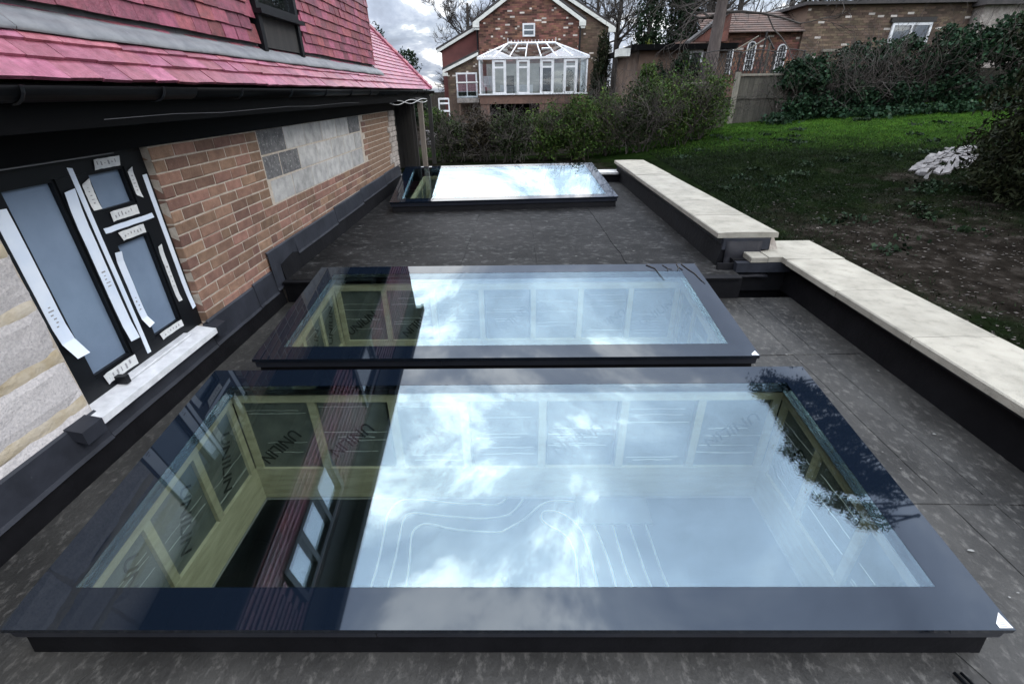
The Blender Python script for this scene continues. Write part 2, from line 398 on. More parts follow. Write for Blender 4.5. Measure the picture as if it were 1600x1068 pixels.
# ------------------------------------------------------------------ ground
def gz(x, y):
    yy = min(max(y, -6), 17)
    zr = 0.02 + 0.08 * (yy - 3) + 0.06 * (min(x, 25) - 3)
    zl = 0.30 + 0.0 * y
    t = sm(0.5, 5.5, x)
    z = zl * (1 - t) + zr * t
    far = sm(40, 160, math.hypot(x, y))
    z = z * (1 - far) + 2.0 * far
    return z + 0.05 * mnoise.noise((x * 0.6, y * 0.6, 0)) * (1 - far)
xs = sorted(set([-600, -250, -100, -50, -30, -20, -12, -8, -6, -4] + list(np.round(np.arange(-3, 2.41, 0.6), 3)) + [2.3, 2.72] +
    list(np.round(np.arange(2.95, 9, 0.18), 3)) + list(np.round(np.arange(9, 18, 0.5), 3)) + [20, 25, 32, 50, 100, 250, 600]))
ys = sorted(set([-600, -250, -100, -40, -15, -6, -3, 0] + list(np.round(np.arange(1, 4.3, 0.2), 3)) + [4.45] + list(np.round(np.arange(4.7, 9.6, 0.2), 3)) +
    [9.75] + list(np.round(np.arange(10, 18, 0.3), 3)) + [19, 21, 24, 28, 35, 50, 100, 250, 600]))
gv = [(x, y, gz(x, y)) for y in ys for x in xs]
gf = []
for j in range(len(ys) - 1):
    for i in range(len(xs) - 1):
        xm, ym = (xs[i] + xs[i + 1]) / 2, (ys[j] + ys[j + 1]) / 2
        if -8 < xm < 2.72 and -3 < ym < 4.45: continue
        if -8 < xm < 2.3 and 4.4 < ym < 9.75: continue
        a = j * len(xs) + i; gf.append((a, a + 1, a + 1 + len(xs), a + len(xs)))
me = bpy.data.meshes.new('ground'); me.from_pydata(gv, [], gf)
ca = me.color_attributes.new('soil', 'FLOAT_COLOR', 'POINT')
def soilness(x, y):
    s = 0.22
    s += 0.62 * math.exp(-(((x - 4.3) / 1.5) ** 2 + ((y - 4.4) / 1.7) ** 2))
    s += 0.25 * math.exp(-(((x - 6.0) / 1.0) ** 2 + ((y - 7.0) / 1.2) ** 2))
    s += 0.35 * sm(13.5, 16, y)
    if x < 2.2: s += 0.25
    return s
for k, (x, y, z) in enumerate(gv): v = soilness(x, y); ca.data[k].color = (v, v, v, 1)
me.materials.append(MATS['ground']); me.polygons.foreach_set('use_smooth', [True] * len(me.polygons))
tag(link('ground', me), kind='structure')

# ------------------------------------------------------------------ flat roof with skylight openings
SK = [  # x0, x1, y0, z0, slope length, rz, roof z
    dict(x0=-1.735, x1=1.598, y0=0.905, z0=0.170, L=1.375, rz=0.0, zr=0.0),
    dict(x0=-1.745, x1=1.560, y0=2.630, z0=0.200, L=1.355, rz=0.0, zr=0.0),
    dict(x0=-1.830, x1=1.490, y0=6.945, z0=0.350, L=1.900, rz=R(4.0), zr=0.2)]
TILT = R(7)
WELL = [(-1.62, 1.47, 1.03, 2.165), (-1.62, 1.43, 2.76, 3.85), (-1.58, 1.26, 7.22, 8.55)]
def sheet_with_holes(name, m, X, Y, holes, z, parent=None, thick=0.05):
    xs_ = sorted(set([X[0], X[1]] + [h[0] for h in holes] + [h[1] for h in holes]))
    ys_ = sorted(set([Y[0], Y[1]] + [h[2] for h in holes] + [h[3] for h in holes]))
    mb = MB()
    for i in range(len(xs_) - 1):
        for j in range(len(ys_) - 1):
            xm, ym = (xs_[i] + xs_[i + 1]) / 2, (ys_[j] + ys_[j + 1]) / 2
            if any(h[0] < xm < h[1] and h[2] < ym < h[3] for h in holes): continue
            mb.poly([(xs_[i], ys_[j], z), (xs_[i + 1], ys_[j], z), (xs_[i + 1], ys_[j + 1], z), (xs_[i], ys_[j + 1], z)])
    return mb.build(name, m, parent)
grow = lambda h: (h[0] - .056, h[1] + .056, h[2] - .056, h[3] + .056)
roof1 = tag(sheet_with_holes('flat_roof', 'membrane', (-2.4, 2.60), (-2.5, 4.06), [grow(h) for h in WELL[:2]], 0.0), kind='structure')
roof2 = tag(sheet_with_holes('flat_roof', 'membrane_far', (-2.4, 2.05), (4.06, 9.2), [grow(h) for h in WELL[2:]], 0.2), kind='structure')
# roofing felt laps: thin strips along the sheets' edges
def lap(parent, m, pts, w, z, t=0.0028):
    mb = MB()
    for (xa, ya), (xb, yb) in zip(pts[:-1], pts[1:]):
        d = Vector((xb - xa, yb - ya)).normalized(); n = Vector((-d.y, d.x)) * w / 2
        q = [(xa + n.x, ya + n.y), (xa - n.x, ya - n.y), (xb - n.x, yb - n.y), (xb + n.x, yb + n.y)]
        mb.hexa([(a, b, z - 0.003) for a, b in q] + [(a, b, z + t) for a, b in q])
    return mb.build('felt_lap', m, parent)
def wob(x0, y0, x1, y1, n, amp, s):
    rr = random.Random(s)
    return [(x0 + (x1 - x0) * k / n + rr.uniform(-amp, amp), y0 + (y1 - y0) * k / n) for k in range(n + 1)]
lap(roof1, 'membrane', wob(2.02, -1.0, 2.05, 4.0, 14, 0.006, 1), 0.075, 0.0)
lap(roof1, 'membrane', wob(2.26, -1.0, 2.22, 4.0, 14, 0.006, 2), 0.06, 0.0)
lap(roof1, 'membrane', [(1.63, 1.62), (2.5, 1.60)], 0.06, 0.0, 0.0045)
lap(roof1, 'membrane', [(1.65, 3.0), (2.5, 3.02)], 0.05, 0.0, 0.0045)
lap(roof1, 'membrane', wob(-2.1, -0.6, -1.45, 0.98, 7, 0.01, 3), 0.07, 0.0)
lap(roof1, 'membrane', [(1.5, 0.98), (1.66, 0.55), (1.75, -0.2)], 0.045, 0.0)
for k, (xa, xb) in enumerate(((-0.62, -0.57), (0.24, 0.22), (1.14, 1.08))):
    lap(roof2, 'membrane_far', wob(xa, 4.1, xb, 6.95, 12, 0.008, 20 + k), 0.085, 0.2, 0.006)
lap(roof2, 'membrane_far', [(-2.1, 4.14), (-0.66, 4.13)], 0.09, 0.2, 0.009)
# step between the two roof levels
tag(MB().box(-2.16, 2.05, 4.05, 4.10, 0.001, 0.199).box(-2.16, 2.03, 4.03, 4.12, 0.19, 0.206).build('roof_step', 'membrane_black'), kind='structure')
# scattered pale droppings and grit on the felt
mb = MB(); rr = random.Random(5)
for k in range(150):
    if k < 110:
        x, y, z = rr.uniform(-2.1, 1.9), rr.uniform(4.15, 6.9), 0.2
    else:
        x, y, z = rr.uniform(1.66, 2.5), rr.uniform(0.2, 3.9), 0.0
    r_ = rr.choice((0.002, 0.003, 0.003, 0.004, 0.005, 0.008)); a0 = rr.uniform(0, 6); n = 6
    el = rr.uniform(1, 2.2)
    pts = [(x + el * r_ * math.cos(a0 + 6.283 * i / n) * rr.uniform(0.6, 1.2), y + r_ * math.sin(a0 + 6.283 * i / n) * rr.uniform(0.6, 1.2), z + 0.0075) for i in range(n)]
    mb.poly(pts)
tag(mb.build('roof_grit', 'droppings'), 'pale specks of grit and droppings scattered over the dark felt', 'grit', kind='stuff')

# cable end by the nearest skylight
tag(MB().tube([(1.43, .86, .012), (1.45, .80, .010), (1.47, .70, .010), (1.50, .55, .010), (1.52, .3, .010)], .006, 6).tube([(1.452, .86, .012), (1.472, .80, .010), (1.492, .70, .010), (1.52, .55, .010), (1.54, .3, .010)], .005, 6).build('black_cable', 'black_frame', None, True), 'thin black cable leaving the front right corner of the nearest skylight', 'cable')

# ------------------------------------------------------------------ room below
tag(box('room_floor', 'room_floor', None, -3.4, 3.0, -2.4, 9.1, -2.5, -2.4), kind='structure')
mb = MB(); mb.box(-3.5, -3.4, -2.5, 9.2, -2.5, -0.4); mb.box(2.9, 3.0, -2.5, 9.2, -2.39, -0.4)
mb.box(-3.4, 2.9, -2.5, -2.4, -2.39, -0.4); mb.box(-3.4, 2.9, 9.1, 9.2, -2.39, -0.4)
tag(mb.build('room_wall', 'dark_room'), kind='structure')
tag(sheet_with_holes('room_ceiling', 'dark_room', (-3.4, 2.9), (-2.4, 9.1), WELL, -0.57), kind='structure')
PIPES = [
 ([(-1.41, 2.2), (-1.41, 2.77), (-1.41, 3.07), (-1.44, 3.44), (-1.46, 3.67), (-1.38, 3.84), (-1.22, 3.88), (-0.96, 3.85), (-0.69, 3.81), (-0.47, 3.81), (-0.31, 3.79), (-0.2, 3.83), (-0.12, 3.96), (-0.11, 4.3)], 'outermost of the three bent white heating pipes on the floor'),
 ([(-1.25, 2.2), (-1.25, 2.77), (-1.25, 3.12), (-1.27, 3.47), (-1.26, 3.63), (-1.17, 3.68), (-0.93, 3.65), (-0.65, 3.62), (-0.4, 3.6), (-0.19, 3.63), (-0.09, 3.68), (0.02, 3.83), (0.07, 4.0), (0.08, 4.3)], 'middle one of the three bent white heating pipes on the floor'),
 ([(-1.08, 2.2), (-1.08, 2.77), (-1.1, 3.07), (-1.14, 3.38), (-1.09, 3.5), (-0.97, 3.53), (-0.75, 3.47), (-0.54, 3.44), (-0.24, 3.42), (-0.12, 3.47), (0.07, 3.61), (0.23, 3.78), (0.4, 3.85), (0.63, 3.83)], 'innermost bent white heating pipe, running up to the pale floor board'),
 ([(0.55, 2.2), (0.55, 2.76), (0.56, 2.98), (0.55, 3.2), (0.47, 3.39), (0.32, 3.5), (0.24, 3.6), (0.27, 3.69), (0.39, 3.7), (0.54, 3.61), (0.64, 3.47), (0.7, 3.2), (0.72, 2.98), (0.73, 2.76), (0.73, 2.2)], 'white heating pipe bent into a hairpin loop on the floor'),
 ([(0.8, 3.51), (0.85, 3.26), (0.89, 2.98), (0.9, 2.76), (0.9, 2.2)], 'straight white heating pipe next to the hairpin loop'),
 ([(1.0, 3.51), (1.01, 3.26), (1.03, 2.96), (1.06, 2.76), (1.08, 2.2)], 'second straight white heating pipe from the hairpin loop'),
 ([(1.17, 3.51), (1.19, 3.26), (1.21, 2.96), (1.23, 2.76), (1.25, 2.2)], 'third straight white heating pipe from the hairpin loop'),
 ([(1.35, 3.51), (1.36, 3.26), (1.37, 2.98), (1.39, 2.76), (1.41, 2.2)], 'rightmost straight white heating pipe on the floor')]
def smooth_pts(p, n=4):
    out = []; P = [p[0]] + p + [p[-1]]
    for i in range(1, len(P) - 2):
        for k in range(n):
            t = k / n; a, b, c, d = (np.array(P[j], float) for j in (i - 1, i, i + 1, i + 2))
            out.append(0.5 * (2 * b + (c - a) * t + (2 * a - 5 * b + 4 * c - d) * t * t + (3 * b - a - 3 * c + d) * t ** 3))
    out.append(np.array(p[-1], float)); return out
for pts, lab in PIPES:
    tag(MB().tube([(q[0], q[1], -2.388) for q in smooth_pts(pts)], 0.012, 6).build('heating_pipe', 'pipe', None, True), lab, 'pipe', 'heating pipes on the room floor')
tag(MB().bbox(0.63, 1.43, 3.52, 4.1, -2.399, -2.37, 0.004, 2).build('floor_board', 'pale_board'), 'pale rectangular board lying over the pipe ends on the floor', 'board')
mb = MB(); rr = random.Random(3); pts = []
for i in range(7):
    for k in range(10):
        a, b = math.pi * i / 6, 6.283 * k / 10; q = 0.028 * rr.uniform(0.8, 1.15)
        pts.append((-0.153 + q * math.sin(a) * math.cos(b), 2.864 + q * math.sin(a) * math.sin(b), -2.372 + 0.9 * q * math.cos(a)))
mb.v = pts
for i in range(6):
    for k in range(10):
        j = (k + 1) % 10; mb.f.append((i * 10 + k, (i + 1) * 10 + k, (i + 1) * 10 + j, i * 10 + j))
tag(mb.build('foil_ball', 'foil'), 'small crumpled silver ball lying on the dark floor', 'foil ball')

# ------------------------------------------------------------------ skylights and their timber wells
def skylight(k, label, well_label, stickers):
    s = SK[k]; w = s['x1'] - s['x0']; cx = (s['x0'] + s['x1']) / 2; L = s['L']; zr = s['zr']
    root = thing('skylight', label, 'skylight', (cx, s['y0'], zr), 'flat roof skylights', s['rz'])
    h0 = s['z0'] - zr
    T = lambda x, y, z: (x, y * math.cos(TILT) - z * math.sin(TILT), h0 + y * math.sin(TILT) + z * math.cos(TILT))
    a = w / 2; bw, bs = 0.140, 0.155
    fr = MB().ring(-a, a, 0, L, -a + bs, a - bs, bw, L - bw, -0.022, 0.0, T).build('glass_border', 'frit', root)
    pane = MB().box(-a + bs + .001, a - bs - .001, bw + .001, L - bw - .001, -0.030, -0.001, T).build('pane', 'skylight_glass', root)
    i1 = 0.014
    sf = MB().ring(-a + i1, a - i1, i1, L - i1, -a + bs - .01, a - bs + .01, bw - .01, L - bw + .01, -0.075, -0.0225, T).build('side_frame', 'kerb_frame', root)
    # thin metal drip trim under the glass edge, in two lengths along the front
    MB().box(-a + i1 - .004, -a * 0.25, i1 - .006, i1 - .001, -0.07, -0.03, T).build('drip_trim', 'kerb_frame', root)
    MB().box(-a * 0.25 + .004, a - i1 + .004, i1 - .007, i1 - .001, -0.067, -0.028, T).build('drip_trim', 'kerb_frame', root)
    # black inner spacer strips below the pane edge
    MB().ring(-a + bs - .012, a - bs + .012, bw - .012, L - bw + .012, -a + bs + .006, a - bs - .006, bw + .006, L - bw - .006, -0.05, -0.031, T).build('spacer', 'black_frame', root)
    # felt dressed kerb down to the roof
    i2 = 0.024; Lc = L * math.cos(TILT)
    mb = MB(); top = [T(x, y, -0.0755) for x, y in ((-a + i2, i2), (a - i2, i2), (a - i2, L - i2), (-a + i2, L - i2))]
    i3 = i2 + .018
    topi = [T(x, y, -0.0755) for x, y in ((-a + i3, i3), (a - i3, i3), (a - i3, L - i3), (-a + i3, L - i3))]
    o = 0.022
    bot = [(-a + o, o, 0.002), (a - o, o, 0.002), (a - o, Lc - o, 0.002), (-a + o, Lc - o, 0.002)]
    boti = [(-a + i3, i3, 0.002), (a - i3, i3, 0.002), (a - i3, Lc - i3, 0.002), (-a + i3, Lc - i3, 0.002)]
    n = 0; mb.v = top + bot + topi + boti
    for q in range(4):
        j = (q + 1) % 4
        mb.f += [(4 + q, 4 + j, j, q), (q, j, 8 + j, 8 + q), (12 + j, 12 + q, 8 + q, 8 + j)]
    mb.build('kerb', 'membrane_black', root)
    for sx in stickers:
        mbs = MB(); x = a * sx
        mbs.poly([T(x - 0.004 * sx, 0.006, 0.0012), T(x - 0.048 * sx, 0.006, 0.0012), T(x - 0.048 * sx, 0.020, 0.0012), T(x - 0.012 * sx, 0.055, 0.0012)][::(1 if sx < 0 else -1)])
        st = mbs.build('corner_sticker', 'tape_label', root)
        for q in range(4):
            MB().box(x - (0.042 - 0.004 * q) * sx if sx > 0 else x + (0.036), x - 0.02 * sx, 0.009 + q * 0.006, 0.0115 + q * 0.006, 0.0014, 0.0018, T).build('print_line', 'print_grey', st)
    # ---------------- timber lined well
    x0, x1, y0, y1 = WELL[k]; zb = zr - 0.55; zt = zr - 0.31
    well = thing('light_well', well_label, 'light well', ((x0 + x1) / 2, (y0 + y1) / 2, zb), 'timber light wells under the skylights')
    ox, oy, oz = well.location
    B = lambda n_, m_, p_, xa, xb, ya, yb, za, zc: MB().box(xa - ox, xb - ox, ya - oy, yb - oy, za - oz, zc - oz).build(n_, m_, p_)
    glass_z = lambda y: s['z0'] + (y - s['y0']) * math.tan(TILT) - 0.10
    ztb, ztf = zr + 0.185, zr + 0.035          # top of boards at the back and the front
    d = 0.055
    # trimmer beams
    B('beam', 'timber', well, x0 - d, x1 + d, y1, y1 + d, zb, zt); B('beam', 'timber', well, x0 - d, x1 + d, y0 - d, y0, zb, zt)
    B('beam', 'timber', well, x0 - d, x0, y0 + .002, y1 - .002, zb, zt); B('beam', 'timber', well, x1, x1 + d, y0 + .002, y1 - .002, zb, zt)
    # top plates
    B('plate', 'timber', well, x0 - d, x1 + d, y1, y1 + d, ztb, ztb + 0.048)
    B('plate', 'timber', well, x0 - d, x1 + d, y0 - d, y0, ztf, ztf + 0.04)
    for xa, xb in ((x0 - d, x0), (x1, x1 + d)):
        mb = MB(); mb.hexa([(xa - ox, y0 + .002 - oy, ztf - oz), (xb - ox, y0 + .002 - oy, ztf - oz), (xb - ox, y1 - .002 - oy, ztb - oz), (xa - ox, y1 - .002 - oy, ztb - oz),
                 (xa - ox, y0 + .002 - oy, ztf + .048 - oz), (xb - ox, y0 + .002 - oy, ztf + .048 - oz), (xb - ox, y1 - .002 - oy, ztb + .048 - oz), (xa - ox, y1 - .002 - oy, ztb + .048 - oz)])
        mb.build('plate', 'timber', well)
    # studs and boards along back and front
    n = 7; step = (x1 - x0) / n; rr = random.Random(40 + k)
    for q in range(n + 1):
        xc = x0 + step * q + (0.0225 if q == 0 else -0.0225 if q == n else rr.uniform(-.02, .02))
        B('stud', 'timber', well, xc - .0225, xc + .0225, y1 + 0.002, y1 + d - .004, zt, ztb)
        B('stud', 'timber', well, xc - .0225, xc + .0225, y0 - d + .004, y0 - .002, zt, ztf)
    lets = ['UNILIN', 'UNILIN', '≡ UNILIN', 'UNILIN', 'UNILIN', 'UNILIN', 'UNILIN']
    for q in range(n):
        xa = x0 + step * q + .024; xb = x0 + step * (q + 1) - .024; yb = y1 + 0.018 + rr.uniform(0, .006)
        bo = B('insulation_board', 'board', well, xa, xb, yb, yb + .03, zt + .001, ztb - .001)
        for _ in range(5):
            zz = rr.uniform(zt + .04, ztb - .02); xs0 = rr.uniform(xa, xa + .1); xs1 = rr.uniform(xb - .12, xb)
            pts = [(xs0 + (xs1 - xs0) * i / 6 - ox, yb - .001 - oy, zz + rr.uniform(-.003, .003) - oz) for i in range(7)]
            MB().tube(pts, 0.0016, 4).build('foil_crease', 'foil', bo)
        ang = R(38 + rr.uniform(-5, 5)); sx = -1 if k == 0 else (-1 if q % 2 else 1)
        ex = (sx * math.cos(ang), 0, sx * -math.sin(ang) if k == 0 else math.sin(ang) * sx)
        ex = (math.cos(ang), 0, math.sin(ang)) if sx > 0 else (-math.cos(ang), 0, -math.sin(ang))
        ey = (-ex[2], 0, ex[0])
        if (k, q) not in ((0, 3), (0, 5), (1, 2), (1, 4)):
            lettering(lets[q], 0.105, 'lettering', 'ink', bo, axes_mtx(((xa + xb) / 2 - ox + rr.uniform(-.05, .05), yb - .0025 - oy, (zt + ztb) / 2 - oz + rr.uniform(-.09, .06)), ex, ey))
        yb = y0 - 0.02
        B('insulation_board', 'board', well, xa, xb, yb - .03, yb, zt + .001, ztf - .001)
    # side studs and boards
    m_ = 3; stp = (y1 - y0) / m_
    for side in (0, 1):
        for q in range(m_ + 1):
            yc = y0 + stp * q + (0.03 if q == 0 else -0.03 if q == m_ else 0)
            zt2 = ztf + (ztb - ztf) * (yc - y0) / (y1 - y0)
            xa, xb = (x0 - d + .004, x0 - .002) if side == 0 else (x1 + .002, x1 + d - .004)
            B('stud', 'timber', well, xa, xb, yc - .0225, yc + .0225, zt, zt2)
        for q in range(m_):
            ya = y0 + stp * q + .025; yb2 = y0 + stp * (q + 1) - .025
            xw = x0 - .02 if side == 0 else x1 + .02
            za, zc = (ztf + (ztb - ztf) * (yy - y0) / (y1 - y0) - .001 for yy in (ya, yb2))
            xo_ = xw - .03 if side == 0 else xw + .03
            xl, xr = min(xw, xo_), max(xw, xo_)
            bo = MB().hexa([(xl - ox, ya - oy, zt + .001 - oz), (xr - ox, ya - oy, zt + .001 - oz), (xr - ox, yb2 - oy, zt + .001 - oz), (xl - ox, yb2 - oy, zt + .001 - oz),
                            (xl - ox, ya - oy, za - oz), (xr - ox, ya - oy, za - oz), (xr - ox, yb2 - oy, zc - oz), (xl - ox, yb2 - oy, zc - oz)]).build('insulation_board', 'board', well)
            sg = 1 if side == 0 else -1
            for _ in range(3):
                zz = rr.uniform(zt + .04, za - .03)
                pts = [(xw + .001 * sg - ox, ya + .02 + (yb2 - ya - .04) * i / 6 - oy, zz + rr.uniform(-.003, .003) - oz) for i in range(7)]
                MB().tube(pts, 0.0016, 4).build('foil_crease', 'foil', bo)
            ang = R(62 + rr.uniform(-12, 8)); ex = (0, sg * math.cos(ang), math.sin(ang)); ey = (0, -sg * math.sin(ang), math.cos(ang))
            if k == 0: ex = tuple(-v for v in ex); ey = tuple(-v for v in ey)
            if not (side == 1 and q == 1): lettering('UNILIN', 0.105, 'lettering', 'ink', bo, axes_mtx((xw + .0025 * sg - ox, (ya + yb2) / 2 - oy, (zt + za) / 2 + rr.uniform(-.03, .05) - oz), ex, ey))
    return root
skylight(0, 'nearest and largest looking skylight, reflecting clouds and a leafy branch', 'timber framed well with insulation boards under the nearest skylight', [1])
skylight(1, 'middle skylight just behind the nearest one, with twigs added for mirrored branches on its far border', 'timber framed well with insulation boards under the middle skylight', [1])
skylight(2, 'farthest skylight, reflecting white sky, on the upper felt roof', 'timber framed well under the farthest skylight', [])

# ------------------------------------------------------------------ own house on the left
WX = -2.2
house = thing('brick_house', 'red tiled brick house with dormer beside the flat roof', 'house', (0, 0, 0))
wall = MB()
wall.box(-2.45, WX - .005, 2.99, 9.25, -0.05, 1.80)
wall.box(-2.45, WX - .008, -3.0, 1.95, -0.05, 1.80)
wall.box(-2.45, WX - .008, 1.951, 2.989, -0.05, 0.29)
wall.box(-2.45, WX - .008, 1.951, 2.989, 1.465, 1.80)
wall = wall.build('wall', 'mortar', house)
# bricks
CH = 0.0768
rr = random.Random(11)
brick_meshes = {}
def brick_mesh(kind, v):
    key = (kind, v)
    if key not in brick_meshes:
        L_ = {'s': 0.215, 'h': 0.1025}[kind]; q = random.Random(hash(key) % 1000)
        mb = MB().bbox(-0.10, 0.0, 0, L_, 0, 0.0668, 0.004)
        mb.v = [(x + q.uniform(-.0012, .0012), y + q.uniform(-.0018, .0018), z + q.uniform(-.0018, .0018)) for x, y, z in mb.v]
        brick_meshes[key] = mb.mesh('brick', 'brick')
    return brick_meshes[key]
BZ0, BZ1, BY0, BY1 = 0.840, 1.462, 4.30, 7.20
run = MB()
ncourse = 16
for c in range(ncourse):
    z = 1.462 - CH * (c + 1)
    if z < 0.22: break
    y = 2.99
    pat = ['h', 's'] if c % 2 else ['s', 's']
    first = True
    while y < 9.0:
        kind = 'h' if (first and c % 2) or rr.random() < 0.06 else 's'
        L_ = 0.215 if kind == 's' else 0.1025
        first = False
        y1 = y + L_
        blocked = z + .0668 > BZ0 and y1 > BY0 and y < BY1
        if not blocked:
            if y < 7.3:
                o = link('brick', brick_mesh(kind, rr.randrange(6)), wall, (WX + rr.uniform(-.002, .002), y, z))
            elif y < 8.7 or rr.random() < .5:
                run.bbox(WX - .1, WX, y, y1, z, z + .0668, .004)
        elif y < BY0 - .06:
            run.bbox(WX - .1, WX, y, BY0 - .015, z, z + .0668, .004)
        y = y1 + 0.0105
o = run.build('brick_run', 'brick', wall); o['kind'] = 'stuff'
# concrete block patch
rows = [(0.847, [4.34, 4.79, 5.28, 5.74, 6.16, 6.66, 7.17]), (1.054, [4.30, 4.62, 5.05, 5.54, 5.99, 6.44, 6.88, 7.19]), (1.261, [4.30, 4.81, 5.28, 5.77, 6.25, 6.71, 7.20])]
for i, (z, e) in enumerate(rows):
    for q in range(len(e) - 1):
        dark = (i == 2 and q in (0, 5)) or (i == 1 and q in (0, 1))
        MB().bbox(WX - .1, WX - .001 - rr.uniform(0, .004), e[q] + .005, e[q + 1] - .005, z + .004, z + .198, .003).build('concrete_block', 'block_dark' if dark else 'block', wall)
# cement smeared pier at the wall end
pts = []
pier = MB()
for i in range(14):
    z = 0.30 + i * 0.083
    pier.bbox(WX - .03, WX + .012 + rr.uniform(0, .012), 8.62 + rr.uniform(0, .28), 9.265, z, z + .0815, .012)
pier.build('cement_pier', 'cement', wall)
# rough blocks left of the window
for i, (z0, z1) in enumerate(((0.02, 0.345), (0.395, 0.61), (0.65, 0.87), (0.91, 1.13), (1.17, 1.45))):
    ends = [-1.0, -0.1 + .12 * (i % 2), 0.75 + .15 * (i % 2), 1.30 - .25 * (i % 2), 1.945]
    for q in range(4):
        mb = MB()
        nn, mm = 10, 5; ya, yb = ends[q] + .01, ends[q + 1] - (.008 if q < 3 else 0)
        g = []
        for a in range(nn + 1):
            for b in range(mm + 1):
                yy = ya + (yb - ya) * a / nn; zz = z0 + (z1 - z0) * b / mm
                ed = a in (0, nn) or b in (0, mm)
                g.append((WX + (-.006 if ed else .002) + rr.uniform(-.003, .003), yy + rr.uniform(-.006, .006) * ed, zz + rr.uniform(-.008, .008) * ed))
        mb.v = g
        for a in range(nn):
            for b in range(mm): k = a * (mm + 1) + b; mb.f.append((k, k + mm + 1, k + mm + 2, k + 1))
        n0 = len(mb.v)
        mb.box(WX - .09, WX - .015, ya, yb, z0, z1)
        mb.build('stone_block', 'rough_block', wall)
mj = MB()
for z0, z1 in ((0.345, 0.395), (0.61, 0.65), (0.87, 0.91), (1.13, 1.17)):
    nn = 60; g = []
    for a in range(nn + 1):
        yy = -1 + 2.94 * a / nn
        for b, t in enumerate((0, .35, .7, 1)):
            g.append((WX - .007 + (0.010 if b in (1, 2) else 0) * rr.uniform(0, 1), yy, z0 - .012 + (z1 - z0 + .024) * t + .016 * mnoise.noise((yy * 3, z0 * 9, b)) + rr.uniform(-.006, .006)))
    n0 = len(mj.v); mj.v += g
    for a in range(nn):
        for b in range(3): k = n0 + a * 4 + b; mj.f.append((k, k + 4, k + 5, k + 1))
mj.build('mortar_joint', 'sand_mortar', wall, True)

# ---- taped window
win = MB()
FX0, FX1 = -2.34, -2.252
for a in ((1.952, 2.085, .30, 1.46), (2.365, 2.56, .401, 1.374), (2.82, 2.988, .30, 1.46), (2.0852, 2.8198, .30, .40), (2.0852, 2.8198, 1.375, 1.46), (2.5602, 2.8198, .995, 1.168)):
    win.box(FX0, FX1, a[0], a[1], a[2], a[3])
win = win.build('window', 'black_frame', house); win['label'] = 'black framed window with protective film and tape on it'
MB().box(-2.30, -2.285, 2.0855, 2.3645, .4005, 1.3745).build('pane', 'film', win)
MB().box(-2.30, -2.285, 2.5605, 2.8195, 1.1685, 1.3745).build('pane', 'film', win)
MB().box(-2.30, -2.285, 2.5605, 2.8195, .4005, .9945).build('pane', 'film', win)
mb = MB()   # raised inner beads round each pane
for (a, b, c, d_) in ((2.085, 2.365, .40, 1.375), (2.56, 2.82, 1.168, 1.375), (2.56, 2.82, .40, .995)):
    mb.box(-2.283, -2.262, a + .0005, a + .014, c + .0005, d_ - .0005); mb.box(-2.283, -2.262, b - .014, b - .0005, c + .0005, d_ - .0005)
    mb.box(-2.283, -2.262, a + .0145, b - .0145, c + .0005, c + .014); mb.box(-2.283, -2.262, a + .0145, b - .0145, d_ - .014, d_ - .0005)
mb.build('bead', 'black_frame', win)
def tape(y0, y1, z0, z1, m='tape', curl=(0, 0), jag=0.006):
    """thin strip on the frame face; curl lifts its lower/upper end"""
    n = 9; vert = (z1 - z0) > (y1 - y0); g = []
    q = random.Random(int(y0 * 1000 + z0 * 7777))
    for i in range(n + 1):
        t = i / n
        lift = 0.0
        if t < .18: lift += curl[0] * ((.18 - t) / .18) ** 2
        if t > .82: lift += curl[1] * ((t - .82) / .18) ** 2
        e = (q.uniform(-jag, jag) if i in (0, n) else 0)
        e2 = (q.uniform(-jag, jag) if i in (0, n) else 0)
        wob_ = q.uniform(-.0012, .0012)
        if vert:
            z = z0 + (z1 - z0) * t
            g += [(FX1 + .0016 + lift, y0 + wob_, z + e), (FX1 + .0016 + lift, y1 + wob_, z + e2)]
        else:
            y = y0 + (y1 - y0) * t
            g += [(FX1 + .0016 + lift, y + e, z1 + wob_), (FX1 + .0016 + lift, y + e2, z0 + wob_)]
    mb = MB(); mb.v = g + [(x - .0012, y, z) for x, y, z in g]; N_ = len(g)
    for i in range(n):
        k = 2 * i; mb.f.append((k, k + 1, k + 3, k + 2)); mb.f.append((N_ + k + 2, N_ + k + 3, N_ + k + 1, N_ + k))
    return mb.build('protective_tape', m, win)
def print_on(tp, y0, y1, z0, z1, n, vert):
    q = random.Random(int(y0 * 991)); mb = MB(); x = FX1 + .0022
    for i in range(n):
        t0 = (i + .15) / n; t1 = (i + .15 + q.uniform(.15, .4)) / n
        w0, w1 = sorted((q.uniform(.1, .45), q.uniform(.5, .9)))
        if vert: mb.box(x, x + .0004, y0 + (y1 - y0) * w0, y0 + (y1 - y0) * w1, z0 + (z1 - z0) * t0, z0 + (z1 - z0) * t1)
        else: mb.box(x, x + .0004, y0 + (y1 - y0) * t0, y0 + (y1 - y0) * t1, z0 + (z1 - z0) * w0, z0 + (z1 - z0) * w1)
    mb.build('print', 'print_grey', tp)
T_ = tape(2.005, 2.078, .57, 1.30, curl=(.05, 0)); print_on(T_, 2.02, 2.06, .73, .85, 6, True)
T_ = tape(2.372, 2.438, .475, 1.315, curl=(.012, .012)); print_on(T_, 2.385, 2.425, .80, .90, 5, True)
tape(2.456, 2.486, .35, 1.41); tape(2.515, 2.90, 1.063, 1.092); tape(2.934, 2.972, .435, 1.31, curl=(.01, 0))
T_ = tape(2.512, 2.560, .50, .955, curl=(.03, .01)); print_on(T_, 2.52, 2.55, .60, .70, 4, True)
